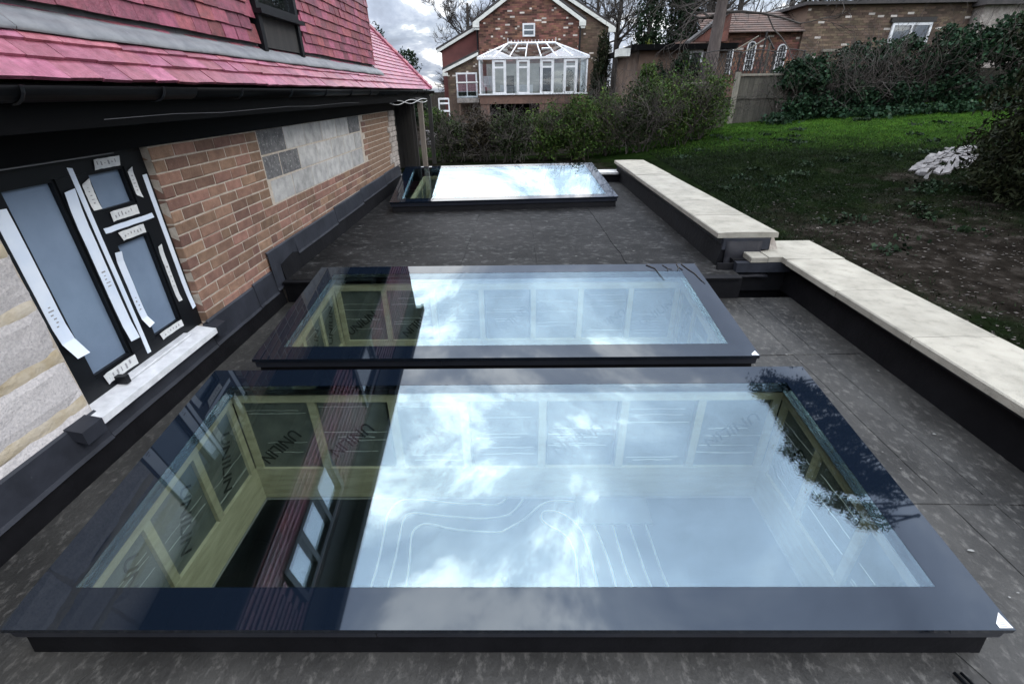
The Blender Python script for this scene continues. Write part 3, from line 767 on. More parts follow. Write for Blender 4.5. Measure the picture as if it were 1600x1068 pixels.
T_ = tape(2.842, 2.878, .52, .90, 'tape_label', (.006, .006)); print_on(T_, 2.846, 2.874, .62, .78, 5, True)
T_ = tape(2.50, 2.555, 1.20, 1.34, 'tape_label', (.006, .006), .012); print_on(T_, 2.51, 2.545, 1.22, 1.32, 5, True)
T_ = tape(2.832, 2.872, 1.20, 1.36, 'tape_label', (.006, .006), .012); print_on(T_, 2.838, 2.866, 1.23, 1.33, 5, True)
T_ = tape(2.62, 2.80, 1.382, 1.432, 'tape_label', (.006, .006), .012); print_on(T_, 2.64, 2.79, 1.39, 1.425, 6, False)
T_ = tape(2.60, 2.795, 1.112, 1.164, 'tape_label', (.006, .006), .01); print_on(T_, 2.62, 2.77, 1.12, 1.158, 6, False)
T_ = tape(2.60, 2.80, 1.000, 1.050, 'tape_label', (.006, .006), .01); print_on(T_, 2.63, 2.78, 1.006, 1.044, 6, False)
T_ = tape(2.60, 2.805, .365, .41, 'tape_label', (.006, .006), .01); print_on(T_, 2.63, 2.79, .372, .404, 6, False)
T_ = tape(2.135, 2.36, .335, .395, 'tape_label', (.006, .006), .01); print_on(T_, 2.15, 2.34, .342, .388, 6, False)
# sill
sill = MB()
sill.hexa([(-2.255, 1.90, .275), (-2.125, 1.90, .245), (-2.125, 2.935, .245), (-2.255, 2.935, .275), (-2.255, 1.90, .303), (-2.125, 1.90, .282), (-2.125, 2.935, .282), (-2.255, 2.935, .303)])
sill = sill.build('window_sill', 'white_sill', house)
MB().box(-2.2545, -2.205, 2.20, 2.79, .304, .318).build('sill_upstand', 'white_sill', sill)
for ya, yb in ((1.775, 1.899), (2.936, 3.04)):
    MB().hexa([(-2.215, ya, .255), (-2.118, ya, .215), (-2.118, yb, .215), (-2.215, yb, .255), (-2.215, ya, .312), (-2.118, ya, .288), (-2.118, yb, .288), (-2.215, yb, .312)]).build('sill_end_cap', 'flashing', sill)
MB().box(-2.25, -2.19, 2.185, 2.215, .3045, .352).build('sill_clip', 'black_frame', sill)
box('head_bead', 'grey_soffit', house, -2.21, -2.198, 1.95, 2.72, 1.452, 1.457)
# flashing pieces and upstand
def flash(ya, yb, zb, zt, x=WX):
    f = MB(); n = 6; g = []; q = random.Random(int(ya * 100))
    for i in range(n + 1):
        y = ya + (yb - ya) * i / n; d = q.uniform(-.003, .003)
        for x_, z_ in ((x + .004, zt), (x + .014 + d, zt - .012), (x + .030 + d, zb + .02), (x + .040 + d, zb)): g.append((x_, y, z_))
    f.v = g
    for i in range(n):
        for j in range(3): k = i * 4 + j; f.f.append((k, k + 1, k + 5, k + 4))
    o = f.build('lead_flashing', 'flashing', house); md = o.modifiers.new('s', 'SOLIDIFY'); md.thickness = .004; return o
for ya, yb, zb, zt in ((-1.0, 0.6, .12, .300), (.603, 1.95, .12, .302), (1.953, 2.95, .125, .262), (2.953, 3.62, .13, .330), (3.61, 3.945, .135, .345), (3.94, 4.495, .155, .512), (4.498, 5.67, .335, .512), (5.673, 6.76, .35, .535), (6.763, 8.10, .37, .55), (8.103, 9.24, .38, .56)):
    flash(ya, yb, zb, zt)
MB().hexa([(WX + .001, -2.4, .001), (WX + .035, -2.4, .001), (WX + .035, 4.04, .001), (WX + .001, 4.04, .001), (WX + .001, -2.4, .22), (WX + .012, -2.4, .22), (WX + .012, 4.04, .22), (WX + .001, 4.04, .22)]).build('felt_upstand', 'membrane_black', house)
MB().hexa([(WX + .001, 4.11, .201), (WX + .045, 4.11, .201), (WX + .045, 9.24, .201), (WX + .001, 9.24, .201), (WX + .001, 4.11, .42), (WX + .012, 4.11, .42), (WX + .012, 9.24, .42), (WX + .001, 9.24, .42)]).build('felt_upstand', 'membrane_black', house)

# ---- eaves
EX, EZ, PITCH = -1.90, 1.80, R(48.5)
cP, sP = math.cos(PITCH), math.sin(PITCH)
YE0, YE1 = -3.0, 11.75
def slope(u, y, h=0.0):            # u along the slope from the eave, h normal to it
    return (EX - u * cP + h * sP, y, EZ + u * sP + h * cP)
eb = MB(); eb.box(-1.955, -1.925, YE0, YE1 - .05, 1.60, 1.775); eb.box(-2.20, -1.956, YE0, 9.3, 1.655, 1.667)
eb.box(WX - .0075, WX + .012, YE0, 9.26, 1.463, 1.654)
eb.build('fascia', 'black_paint', house)
gut = MB(); n = 10
for y0_, y1_ in ((YE0, 3.0), (3.004, 7.0), (7.004, YE1)):
    prof = [(-1.865 + .055 * math.cos(math.pi + math.pi * i / n), 1.765 + .055 * math.sin(math.pi + math.pi * i / n)) for i in range(n + 1)]
    n0 = len(gut.v)
    for y in (y0_, y1_):
        gut.v += [(x, y, z) for x, z in prof]
    for i in range(n): gut.f.append((n0 + i, n0 + i + 1, n0 + n + 2 + i, n0 + n + 1 + i))
gut = gut.build('gutter', 'black_paint', house, True); md = gut.modifiers.new('s', 'SOLIDIFY'); md.thickness = .003
for k in range(14):
    y = 1.15 + k * .78
    MB().tube([(-1.925, y, 1.775)] + [(-1.865 + .061 * math.cos(math.pi + math.pi * i / 8), y, 1.765 + .061 * math.sin(math.pi + math.pi * i / 8)) for i in range(9)], .007, 5).build('gutter_bracket', 'black_frame', gut)
# pale rail under the gutter
MB().tube([(-1.93, 2.4 + i * .5, 1.632 + .006 * math.sin(i * 2.1)) for i in range(9)], .006, 5).build('soffit_rail', 'grey_soffit', house)

# ---- main roof slope (under the tiles)
TOPU = 3.2
hipy = lambda u: YE1 - u * cP
DX, DY1, DZ1 = -2.12, 8.10, 3.50
DTOP = 4.05
rf = MB()
rf.poly([slope(0, YE0, -.012), slope(0, YE1, -.012), slope(TOPU, hipy(TOPU), -.012), slope(TOPU, YE0, -.012)])
e = slope(TOPU, hipy(TOPU), -.012)
rf.poly([slope(0, YE1, -.012), (e[0] - 4, YE1, EZ), (e[0], e[1], e[2])])
rf.poly([e, slope(TOPU, YE0, -.012), (-7, YE0, 1.8), (-7, YE1, 1.8)])
roof = rf.build('roof', 'roof_tile_run', house)
GA, TWID = 0.085, 0.178
tile_meshes = []
for v in range(6):
    q = random.Random(60 + v); mb = MB(); l, w2, t = .135, TWID / 2 - .0018, .017
    tw = q.uniform(-.0025, .0025); c = q.uniform(-.002, .002)
    P8 = [(-w2, 0, 0), (w2, 0, 0), (w2, l, -.012), (-w2, l, -.012), (-w2, 0, t + tw), (w2, 0, t - tw), (w2, l, t * .5 - .012), (-w2, l, t * .5 - .012)]
    # local: x along the eave, y up the slope, z outwards
    mb.hexa([(x, y + (c if y == 0 else 0), z) for x, y, z in P8])
    tile_meshes.append(mb)
def tile_mesh(v, frame, name):
    """frame maps local x,y,z to directions"""
    fx, fy, fz = frame; mb = MB(); src = tile_meshes[v]
    mb.v = [tuple(fx * p[0] + fy * p[1] + fz * p[2]) for p in src.v]; mb.f = list(src.f)
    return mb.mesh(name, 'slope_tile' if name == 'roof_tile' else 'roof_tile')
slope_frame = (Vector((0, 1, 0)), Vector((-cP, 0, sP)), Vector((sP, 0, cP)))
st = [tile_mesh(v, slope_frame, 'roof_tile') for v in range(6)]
run = MB(); rr = random.Random(77)
NR = int(TOPU / GA)
for r_ in range(NR):
    u = r_ * GA; off = (r_ % 2) * TWID / 2; y = YE0 + off
    while y < hipy(u) - TWID * .3:
        under = u > 0.30 and y < DY1 + .02
        if not under and y > -2.9:
            p = slope(u - (.02 if r_ == 0 else 0), y, 0)
            v = rr.randrange(6)
            if r_ < 4 and 1.2 < y < 8.2:
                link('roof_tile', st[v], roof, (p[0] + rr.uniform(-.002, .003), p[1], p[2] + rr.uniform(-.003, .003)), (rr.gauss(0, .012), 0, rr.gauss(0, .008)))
            else:
                n0 = len(run.v); run.v += [(p[0] + a.x, p[1] + a.y, p[2] + a.z) for a in (slope_frame[0] * q[0] + slope_frame[1] * q[1] + slope_frame[2] * q[2] for q in tile_meshes[v].v)]
                run.f += [tuple(n0 + k for k in f) for f in tile_meshes[v].f]
        y += TWID
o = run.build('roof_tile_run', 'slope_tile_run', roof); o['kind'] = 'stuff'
# hip tiles
mb = MB()
for k in range(26):
    u = k * .12; a = Vector(slope(u, hipy(u), .02)); b = Vector(slope(u + .15, hipy(u + .15), .012)); mb.tube([a, b], [.05, .042], 6)
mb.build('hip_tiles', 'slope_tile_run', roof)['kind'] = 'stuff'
# lead apron under the dormer
ya = -2.9
while ya < DY1 + .1:
    yb = min(ya + rr.uniform(1.0, 1.5), DY1 + .14); mb = MB(); nn = 14; g = []
    for i in range(nn + 1):
        y = ya + (yb - ya) * i / nn; wv = .002 * math.sin(y * 9) + rr.uniform(-.0012, .0012)
        for q in ((DX - .028, y, 2.14), (DX - .027, y, 2.075), slope(.275, y, .030), slope(.208 + wv, y, .032 + wv * .8), slope(.203 + wv, y, .024)): g.append(q)
    mb.v = g
    for i in range(nn):
        for j in range(4): k = i * 5 + j; mb.f.append((k, k + 5, k + 6, k + 1))
    mb.build('lead_apron', 'lead', roof, True); ya = yb + .003

# ---- dormer
dorm = MB(); dorm.box(-5.2, DX - .03, YE0, DY1 - .03, 1.9, DTOP)
dorm = dorm.build('dormer', 'black_paint', house)
WINS = [(2.10, 3.40, 2.72, 3.42), (4.58, 5.42, 2.05, 3.42)]
hang_frame = (Vector((0, 1, 0)), Vector((0, 0, 1)), Vector((1, 0, 0)))
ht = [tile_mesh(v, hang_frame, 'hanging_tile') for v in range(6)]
run = MB(); HG = 0.088; nind = 0
for r_ in range(int((DZ1 - 2.10) / HG) + 1):
    z = 2.10 + r_ * HG; y = YE0 + (r_ % 2) * TWID / 2
    while y < DY1 - TWID * .3:
        if not any(a - TWID * .42 < y < b + TWID * .42 and c - .02 < z + .05 < d_ for a, b, c, d_ in WINS):
            v = rr.randrange(6); p = (DX - .004 + rr.uniform(-.002, .002), y, z)
            if r_ < 8 and y > 2.3 and nind < 298:
                link('hanging_tile', ht[v], dorm, (p[0], p[1], p[2] + rr.uniform(-.003, .003)), (rr.gauss(0, .014), 0, rr.gauss(0, .012))); nind += 1
            else:
                n0 = len(run.v)
                run.v += [(p[0] + q[2], p[1] + q[0], p[2] + q[1]) for q in tile_meshes[v].v]; run.f += [tuple(n0 + k for k in f) for f in tile_meshes[v].f]
        y += TWID
# cheek tiles on the far side
for r_ in range(int((DZ1 - 2.10) / HG) + 1):
    z = 2.10 + r_ * HG
    run.box(DX - 1.6 + .0, DX + .008, DY1 - .03, DY1 + .004 + .002 * (r_ % 2), z, z + HG - .004)
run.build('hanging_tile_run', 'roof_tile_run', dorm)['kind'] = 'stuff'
ev = MB(); ev.box(-5.4, -2.0, YE0, DY1 + .10, DTOP + .001, DTOP + .03); ev.box(-2.02, -1.97, YE0, DY1 + .12, DTOP - .03, DTOP + .12); ev.box(-5.4, -2.03, YE0, DY1 + .09, DTOP + .031, DTOP + .10)
ev.box(DX - .029, DX + .02, YE0, DY1 - .02, DZ1 + .02, DTOP - .001)
ev.build('dormer_eaves', 'black_paint', house)
for (a, b, c, d_) in WINS:
    w_ = MB(); xf0, xf1 = DX - .05, DX + .03
    tall = c < 2.3
    cc = 2.33 if tall else c
    for q in ((a, a + .06, c, d_), (b - .06, b, c, d_), (a + .0605, b - .0605, d_ - .06, d_), (a + .0605, b - .0605, cc, cc + .06)): w_.box(xf0, xf1, *q)
    if not tall:
        for ym in (2.50, 2.94): w_.box(xf0, xf1 - .003, ym - .03, ym + .03, cc + .0605, d_ - .0605)
    w_ = w_.build('dormer_window', 'black_frame', house)
    MB().box(DX - .02, DX - .012, a + .061, b - .061, cc + .061, d_ - .061).build('pane', 'window_glass' if tall else 'dormer_glass', w_)
    MB().box(DX - .0295, DX - .024, a + .061, b - .061, cc + .061, d_ - .061).build('pane_backing', 'chair_dark' if tall else 'cloth', w_)  # pale sheet put in to imitate sky mirrored in the near panes
    if tall:
        MB().box(DX - .03, DX + .004, a + .061, b - .061, c + .03, cc - .001).build('apron_panel', 'dark_timber', w_)
        MB().box(DX - .01, DX + .075, a - .02, b + .02, cc - .02, cc + .012).build('sill', 'black_frame', w_)
# aerial cable loop on the dormer tiles
# ---- timber porch posts at the far end of the wall
porch = thing('porch_frame', 'weathered timber posts and dark boards under the far eaves corner', 'porch', (-2.0, 10.1, gz(-2, 10.1)))
def rel(mb, o): mb.v = [(x - o.location.x, y - o.location.y, z - o.location.z) for x, y, z in mb.v]; return mb
rel(MB().box(-1.895, -1.805, 10.02, 10.11, gz(-1.9, 10) - .1, 1.60), porch).build('post', 'old_timber', porch)
rel(MB().box(-2.07, -2.02, 10.3, 10.37, gz(-1.9, 10) - .1, 1.60), porch).build('post', 'dark_timber', porch)
for k in range(4): rel(MB().box(-2.46 + k * .085, -2.38 + k * .085, 10.5, 10.53, gz(-2, 10) - .1, 1.6), porch).build('board', 'dark_timber', porch)
rel(MB().box(-2.3, -1.80, 9.4, 10.015, 1.601, 1.655), porch).build('beam', 'dark_timber', porch)
rel(MB().box(-3.0, -2.45, 9.4, 11.2, gz(-2, 10) - .1, 1.6), porch).build('side_panel', 'dark_timber', porch)
rel(MB().box(-2.46, -2.2, 11.2, 11.25, gz(-2, 10) - .1, 1.6), porch).build('side_panel', 'dark_timber', porch)
rel(MB().box(-1.9, -1.82, 11.2, 11.28, gz(-2, 11) - .1, 1.655), porch).build('post', 'dark_timber', porch)
cb = MB()
for ph in (0, math.pi):
    cb.tube([(-1.98 + .3 * t, 8.2 + 1.7 * t, 1.585 + .03 * math.sin(9 * t + ph) + .02 * t) for t in [i / 30 for i in range(31)]], .006, 5)
tag(cb.build('twisted_cable', 'cable'), 'pale twisted cable hanging under the far end of the gutter', 'cable')

# ------------------------------------------------------------------ parapets
par2 = thing('parapet', 'upper garden parapet with five pale coping stones by the farthest skylight', 'parapet', (2.2, 7.0, 0.0), 'pale coped parapets along the garden')
def PB(o, name, m, *a): return rel(MB().box(*a), o).build(name, m, o)
PB(par2, 'core', 'membrane_black', 2.0, 2.42, 4.42, 9.72, -1.2, 0.468)
rel(MB().hexa([(1.93, 4.40, .2005), (1.999, 4.40, .2005), (1.999, 9.7, .2005), (1.93, 9.7, .2005), (1.97, 4.40, .44), (1.999, 4.40, .44), (1.999, 9.7, .44), (1.97, 9.7, .44)]), par2).build('felt_upstand', 'membrane_black', par2)
PB(par2, 'drip_board', 'flashing', 1.955, 1.998, 4.41, 9.72, .41, .466)
PB(par2, 'end_flashing', 'flashing', 1.96, 2.40, 4.385, 4.418, .36, .466)
def coping(o, xi, xo, ya, yb, zt, t=.05, f=.0):
    g = .004; mb = MB(); xm = (xi + xo) / 2
    q = random.Random(int(ya * 333)); dz = q.uniform(-.003, .003); dx = q.uniform(-.004, .004)
    pr = [(xi, zt - t), (xo, zt - t), (xo, zt - .008), (xo - .008, zt), (xm, zt + .006), (xi + .008, zt), (xi, zt - .008)]
    n = len(pr)
    mb.v = [(x + dx, ya + g, z + dz) for x, z in pr] + [(x + dx, yb - g, z + dz) for x, z in pr]
    mb.f = [tuple(range(n)), tuple(range(n, 2 * n))[::-1]] + [(i, n + i, n + (i + 1) % n, (i + 1) % n) for i in range(n)]
    rel(mb, o).build('coping_stone', 'coping', o)
J = [4.40, 5.114, 5.879, 6.674, 7.9, 9.127, 9.75]
for a, b in zip(J[:-1], J[1:]): coping(par2, 1.905, 2.475, a, b, .52)
par1 = thing('parapet', 'lower garden parapet with pale coping stones beside the two near skylights', 'parapet', (2.75, 1.5, 0.0), 'pale coped parapets along the garden')
PB(par1, 'core', 'membrane_black', 2.585, 2.94, -2.5, 4.75, -1.5, 0.288)
PB(par1, 'core', 'membrane_black', 2.05, 2.584, 4.30, 4.70, -1.5, 0.288)
rel(MB().hexa([(2.535, -2.5, .0005), (2.584, -2.5, .0005), (2.584, 4.27, .0005), (2.535, 4.27, .0005), (2.565, -2.5, .26), (2.584, -2.5, .26), (2.584, 4.27, .26), (2.565, 4.27, .26)]), par1).build('felt_upstand', 'membrane_black', par1)
rel(MB().hexa([(1.9, 4.24, .0005), (2.57, 4.24, .0005), (2.57, 4.299, .0005), (1.9, 4.299, .0005), (1.9, 4.275, .26), (2.57, 4.275, .26), (2.57, 4.299, .26), (1.9, 4.299, .26)]), par1).build('felt_upstand', 'membrane_black', par1)
PB(par1, 'drip_board', 'flashing', 2.548, 2.583, -2.5, 4.27, .225, .286)
J = [-2.5, -1.3, -.55, .25, 1.02, 1.80, 2.60, 3.38, 4.14]
for a, b in zip(J[:-1], J[1:]): coping(par1, 2.455, 2.99, a, b, .34)
# L shaped corner stone and its short neighbour
mb = MB(); o2 = [(2.455, 4.148), (2.99, 4.148), (2.99, 4.74), (2.33, 4.74), (2.33, 4.21), (2.455, 4.21)]
mb.v = [(x, y, .29) for x, y in o2] + [(x, y, .34) for x, y in o2]; n = 6
mb.f = [tuple(range(n))[::-1], tuple(range(n, 2 * n))] + [(i, (i + 1) % n, n + (i + 1) % n, n + i) for i in range(n)]
rel(mb, par1).build('coping_stone', 'coping', par1)
MB_ = MB().bbox(2.17, 2.322, 4.205, 4.735, .29, .34, .006, 2); rel(MB_, par1).build('coping_stone', 'coping', par1)
# lead dressing at the junction
mb = MB(); g = []
prof = [(4.384, .44), (4.378, .30), (4.365, .215), (4.30, .180), (4.215, .165), (4.205, .145)]
for i in range(9):
    x = 1.99 + .34 * i / 8
    for j, (y, z) in enumerate(prof): g.append((x + (.05 * (i / 8 - .35) * (j > 2)) - (.10 if j > 3 and i < 3 else 0) * (3 - i) / 3, y, z + .004 * math.sin(i * 1.7 + j)))
mb.v = g
for i in range(8):
    for j in range(5): k = i * 6 + j; mb.f.append((k, k + 1, k + 7, k + 6))
o = rel(mb, par1).build('lead_flashing', 'lead_dull', par1, True); md = o.modifiers.new('s', 'SOLIDIFY'); md.thickness = .004
PB(par1, 'lead_ledge', 'flashing', 2.05, 2.57, 4.205, 4.274, .195, .285)
mbx = MB().hexa([(2.44, 4.44, .34), (2.53, 4.46, .34), (2.50, 4.62, .34), (2.43, 4.60, .34), (2.44, 4.46, .46), (2.48, 4.48, .45), (2.47, 4.58, .47), (2.44, 4.57, .46)]); rel(mbx, par2).build('cracked_mortar', 'cement', par2)
# low kerb closing the far end of the upper roof
back = thing('end_kerb', 'low grey coped kerb closing the far end of the upper roof', 'kerb', (0, 9.3, .2), None)
PB(back, 'core', 'membrane_black', -2.19, 1.99, 9.26, 9.5, -1.0, .335)
for a, b in ((-2.17, -1.5), (-1.495, -.5), (-.495, .5), (.505, 1.3), (1.305, 1.9)): rel(MB().bbox(a, b, 9.20, 9.56, .336, .375, .005, 2), back).build('coping_stone', 'block', back)

# ------------------------------------------------------------------ twigs added for branches mirrored in the glass
def twig(pts, rad, label):
    tag(MB().tube(pts, rad, 5).build('twig', 'bark'), label, 'twig', 'twigs added for mirrored branches on the middle skylight')
def gp(x, y, k=1, h=.004):
    s = SK[k]; return (x, y, s['z0'] + (y - s['y0']) * math.tan(TILT) + h)
mbt = MB().tube([gp(1.13, 3.95), gp(1.19, 3.88), gp(1.20, 3.78), gp(1.215, 3.66)], [.005, .004, .003, .002], 5)
tag(mbt.build('twig', 'bark'), 'longest dark twig added for a mirrored branch across the far border of the middle skylight', 'twig', 'twigs on the middle skylight')
mbt = MB().tube([gp(1.27, 3.95), gp(1.30, 3.88), gp(1.29, 3.84)], .003, 5).tube([gp(1.30, 3.88), gp(1.33, 3.86)], .0025, 5)
tag(mbt.build('twig', 'bark'), 'tiny forked twig added for a mirrored branch between the longer ones on the middle skylight', 'twig', 'twigs on the middle skylight')
mbt = MB().tube([gp(1.40, 3.97), gp(1.395, 3.89), gp(1.37, 3.84)], .0035, 5).tube([gp(1.397, 3.91), gp(1.42, 3.85)], .003, 5)
tag(mbt.build('twig', 'bark'), 'short forked twig added for a mirrored branch by the far right corner of the middle skylight', 'twig', 'twigs on the middle skylight')
mbt = MB().tube([gp(1.44, 3.96), gp(1.47, 3.86), gp(1.50, 3.78), gp(1.515, 3.66), gp(1.53, 3.6)], [.004, .004, .0035, .003, .002], 5)
tag(mbt.build('twig', 'bark'), 'wavy twig added for a mirrored branch along the right border of the middle skylight', 'twig', 'twigs on the middle skylight')

# ------------------------------------------------------------------ vegetation helpers
def leaves(mb, centre, rad, n, size, seed, shell=0.55, clump=None, aspect=1.8, up=0.0, keep=None):
    q = np.random.default_rng(seed)
    d = q.normal(size=(n, 3)); d /= np.linalg.norm(d, axis=1)[:, None]
    r_ = shell + (1 - shell) * q.random(n) ** 0.6
    off = mnoise.noise
    P = d * r_[:, None]
    out = []
    for i in range(n):
        p = P[i]
        lump = 0.80 + 0.42 * off((p[0] * 2.1 + seed, p[1] * 2.1, p[2] * 2.1)) + 0.22 * off((p[0] * 5 + seed, p[1] * 5, p[2] * 5))
        c = np.array(centre) + p * lump * np.array(rad)
        if off((c[0] * 1.9 + seed, c[1] * 1.9, c[2] * 1.9)) < -0.28 and q.random() < .8: continue
        if keep and not keep(c): continue
        out.append(c)
    if not out: return mb
    C = np.array(out); n = len(C)
    a = q.normal(size=(n, 3)); a[:, 2] += up; a /= np.linalg.norm(a, axis=1)[:, None]
    b = q.normal(size=(n, 3)); b -= a * (a * b).sum(1)[:, None]; b /= np.linalg.norm(b, axis=1)[:, None]
    s = size * (0.6 + 0.8 * q.random(n))[:, None]
    v = np.stack([C - a * s * .5, C + b * s * .5 / aspect, C + a * s * .5, C - b * s * .5 / aspect], 1).reshape(-1, 3)
    n0 = len(mb.v); mb.v += [tuple(x) for x in v.tolist()]
    mb.f += [(n0 + 4 * i, n0 + 4 * i + 1, n0 + 4 * i + 2, n0 + 4 * i + 3) for i in range(n)]
    return mb
def branch(mb, p, d, length, r, depth, q, spread=0.6, kids=3, minr=.004, sides=5, up=0.15, wig=.18):
    n = 4; pts = [Vector(p)]; rad = [r]; dd = Vector(d).normalized()
    for i in range(n):
        dd = (dd + Vector((q.gauss(0, wig), q.gauss(0, wig), q.gauss(0, wig) + up * .3))).normalized()
        pts.append(pts[-1] + dd * length / n); rad.append(r * (1 - .45 * (i + 1) / n))
    mb.tube(pts, rad, max(3, sides), cap=False)
    if depth <= 0: return
    for k in range(kids):
        t = q.uniform(.35, 1.0); i = min(n - 1, int(t * n)); o = pts[i].lerp(pts[i + 1], t * n - i)
        a = Vector((q.gauss(0, 1), q.gauss(0, 1), q.gauss(0, .6))); a = (dd + a.normalized() * spread * q.uniform(.7, 1.5) + Vector((0, 0, up))).normalized()
        branch(mb, o, a, length * q.uniform(.55, .8), max(minr, rad[i] * q.uniform(.5, .68)), depth - 1, q, spread, kids, minr, sides - 1, up, wig)
def relb(mb, o, name, m, smooth=False): return rel(mb, o).build(name, m, o, smooth)

def bare_tree(x, y, h, label, seed, depth=5, r=.2, kids=3, lean=(0, 0), base=None, minr=.012, trunk_m='bark', spread=.75, h0=.35):
    q = random.Random(seed); z0 = gz(x, y) if base is None else base
    t = thing('bare_tree', label, 'tree', (x, y, z0), 'bare winter trees behind the houses')
    mb = MB(); n = 7; pts = [Vector((x + lean[0] * k / n + q.gauss(0, .05), y + lean[1] * k / n, z0 - .1 + h * k / n)) for k in range(n + 1)]
    rad = [r * (1.15 - .85 * k / n) for k in range(n + 1)]
    mb.tube(pts, rad, 8); relb(mb, t, 'trunk', trunk_m, True)
    mb = MB()
    for k in range(2 + int(h * 1.6)):
        f = q.uniform(h0, 1.0); i = min(n - 1, int(f * n)); o = pts[i].lerp(pts[i + 1], f * n - i)
        a = q.uniform(0, 6.283); d = Vector((math.cos(a), math.sin(a), q.uniform(.1, .8)))
        branch(mb, o, d, h * q.uniform(.16, .30), rad[i] * .45, depth - 2, q, spread, kids, minr, 5)
    relb(mb, t, 'crown', 'bark' if trunk_m == 'bark' else 'twig'); return t

def leafy(name, label, cat, x, y, z0, blobs, n, size, m, seed, group=None, trunk=(.12, 1.0), twigm='bark', aspect=1.8, up=0., stems=0):
    t = thing(name, label, cat, (x, y, z0), group)
    mb = MB()
    tot = sum(b[3] * b[4] * b[5] for b in blobs) ** 1.0
    for i, b in enumerate(blobs):
        leaves(mb, b[:3], b[3:6], max(60, int(n * (b[3] * b[4] * b[5]) / tot)), size, seed + i * 13, aspect=aspect, up=up)
    relb(mb, t, 'crown' if cat == 'tree' else 'foliage', m)
    mb = MB(); q = random.Random(seed)
    if trunk: mb.tube([(x, y, z0 - .1), (x + q.uniform(-.05, .05), y, z0 + trunk[1] * .5), (blobs[0][0], blobs[0][1], z0 + trunk[1])], [trunk[0], trunk[0] * .8, trunk[0] * .5], 7)
    for b in blobs:
        for k in range(3 + stems):
            e = Vector(b[:3]) + Vector((q.gauss(0, .45) * b[3], q.gauss(0, .45) * b[4], q.gauss(0, .45) * b[5]))
            s_ = Vector((x, y, z0 + (trunk[1] * .6 if trunk else 0)))
            mid = s_.lerp(e, .5) + Vector((q.gauss(0, .1), q.gauss(0, .1), .05))
            mb.tube([s_, mid, e], [.03, .02, .006], 5, False)
    relb(mb, t, 'trunk' if cat == 'tree' else 'stem', twigm)
    return t

# ------------------------------------------------------------------ garden hedge along the back boundary
q = random.Random(21)
HG_ = [  # x, y, height, half width, label, green
    (-1.55, 11.6, .95, .55, 'low bare grey shrub left of the back hedge, by the timber posts', 0.15),
    (-.85, 11.7, 1.05, .55, 'bare twiggy shrub second from the left in the back hedge', 0.1),
    (-.10, 11.5, 1.10, .55, 'grey twiggy shrub in the back hedge below the dark opening of the brick base', 0.35),
    (.65, 11.6, 1.15, .55, 'twiggy shrub in the back hedge below the middle of the conservatory', 0.95),
    (1.40, 11.5, 1.32, .60, 'greener shrub in the back hedge below the right end of the conservatory', 1.0),
    (2.05, 11.7, 1.30, .55, 'dense half green shrub right of the conservatory in the back hedge', .95),
    (2.70, 11.5, 1.48, .60, 'tall brown bare shrub near the far end of the upper parapet', .25),
    (3.45, 11.6, 1.50, .65, 'wide shrub with green tips behind the upper parapet', .95),
    (4.20, 11.8, 1.42, .65, 'dark green shrub in front of the leaning tree trunk', 1.0)]
for k, (x, y, h, w_, lab, green) in enumerate(HG_):
    z0 = gz(x, y); t = thing('hedge_shrub', lab, 'shrub', (x, y, z0), 'shrubs of the back hedge')
    mb = MB()
    for s in range(17):
        a = q.uniform(0, 6.283); rr0 = q.uniform(0, w_ * .6)
        p = Vector((x + rr0 * math.cos(a) * 1.2, y + rr0 * math.sin(a) * .7, z0))
        d = Vector((q.gauss(0, .4), q.gauss(0, .35), 1))
        branch(mb, p, d, h * q.uniform(.45, .75), q.uniform(.007, .012), 3, q, .85, 3, .0026, 4, .12, .16)
    relb(mb, t, 'twigs', 'twig_grey' if k in (0, 1, 2, 6) else 'twig')
    mb = MB()
    leaves(mb, (x, y, z0 + h * .52), (w_ * 1.15, w_ * .8, h * .62), int(4200 + 5200 * green), .05, 500 + k, shell=.2)
    relb(mb, t, 'foliage', 'leaf_hedge' if green > .9 else 'leaf_brown' if green < .12 else 'leaf_moss')
# old board fence behind the hedge
fence = thing('board_fence', 'old dark board fence behind the back hedge', 'fence', (1.2, 12.5, .3))
x = -1.9; bm_ = None
while x < 4.9:
    w_ = q.uniform(.125, .15); z0 = gz(x, 12.5)
    rel(MB().box(x, x + w_ - .006, 12.5 + q.uniform(-.006, .006), 12.52, z0 - .1, 1.02 + .07 * (x + 1.9) + q.uniform(-.02, .02)), fence).build('board', 'fence_wood', fence); x += w_
for zz in (.55, .95): rel(MB().hexa([(-1.9, 12.46, zz), (4.9, 12.46, zz + .45), (4.9, 12.495, zz + .45), (-1.9, 12.495, zz), (-1.9, 12.46, zz + .06), (4.9, 12.46, zz + .51), (4.9, 12.495, zz + .51), (-1.9, 12.495, zz + .06)]), fence).build('rail', 'fence_wood', fence)
# panel fence and post right of the trunk
fp = thing('fence_panel', 'weathered fence panel with a pale post left of the ivy bank', 'fence', (6.0, 13.0, 1.0))
rel(MB().box(5.30, 5.40, 12.95, 13.05, .8, 2.07), fp).build('post', 'fence_pale', fp)
x = 5.405
while x < 7.3:
    rel(MB().box(x, x + .118, 13.0 + q.uniform(-.005, .005), 13.02, .85, 1.97 + q.uniform(-.008, .008)), fp).build('board', 'fence_wood', fp); x += .122
rel(MB().box(5.405, 7.3, 12.96, 13.05, 1.985, 2.03), fp).build('cap_rail', 'fence_pale', fp)
rel(MB().box(5.405, 7.3, 12.965, 12.994, 1.50, 1.56), fp).build('rail', 'fence_wood', fp)
lw = thing('garden_wall', 'low dark garden wall with pale capping beside the fence post', 'wall', (4.9, 13.8, .8))
rel(MB().box(4.3, 5.32, 13.6, 13.85, .5, 1.82), lw).build('core', 'fence_wood', lw)
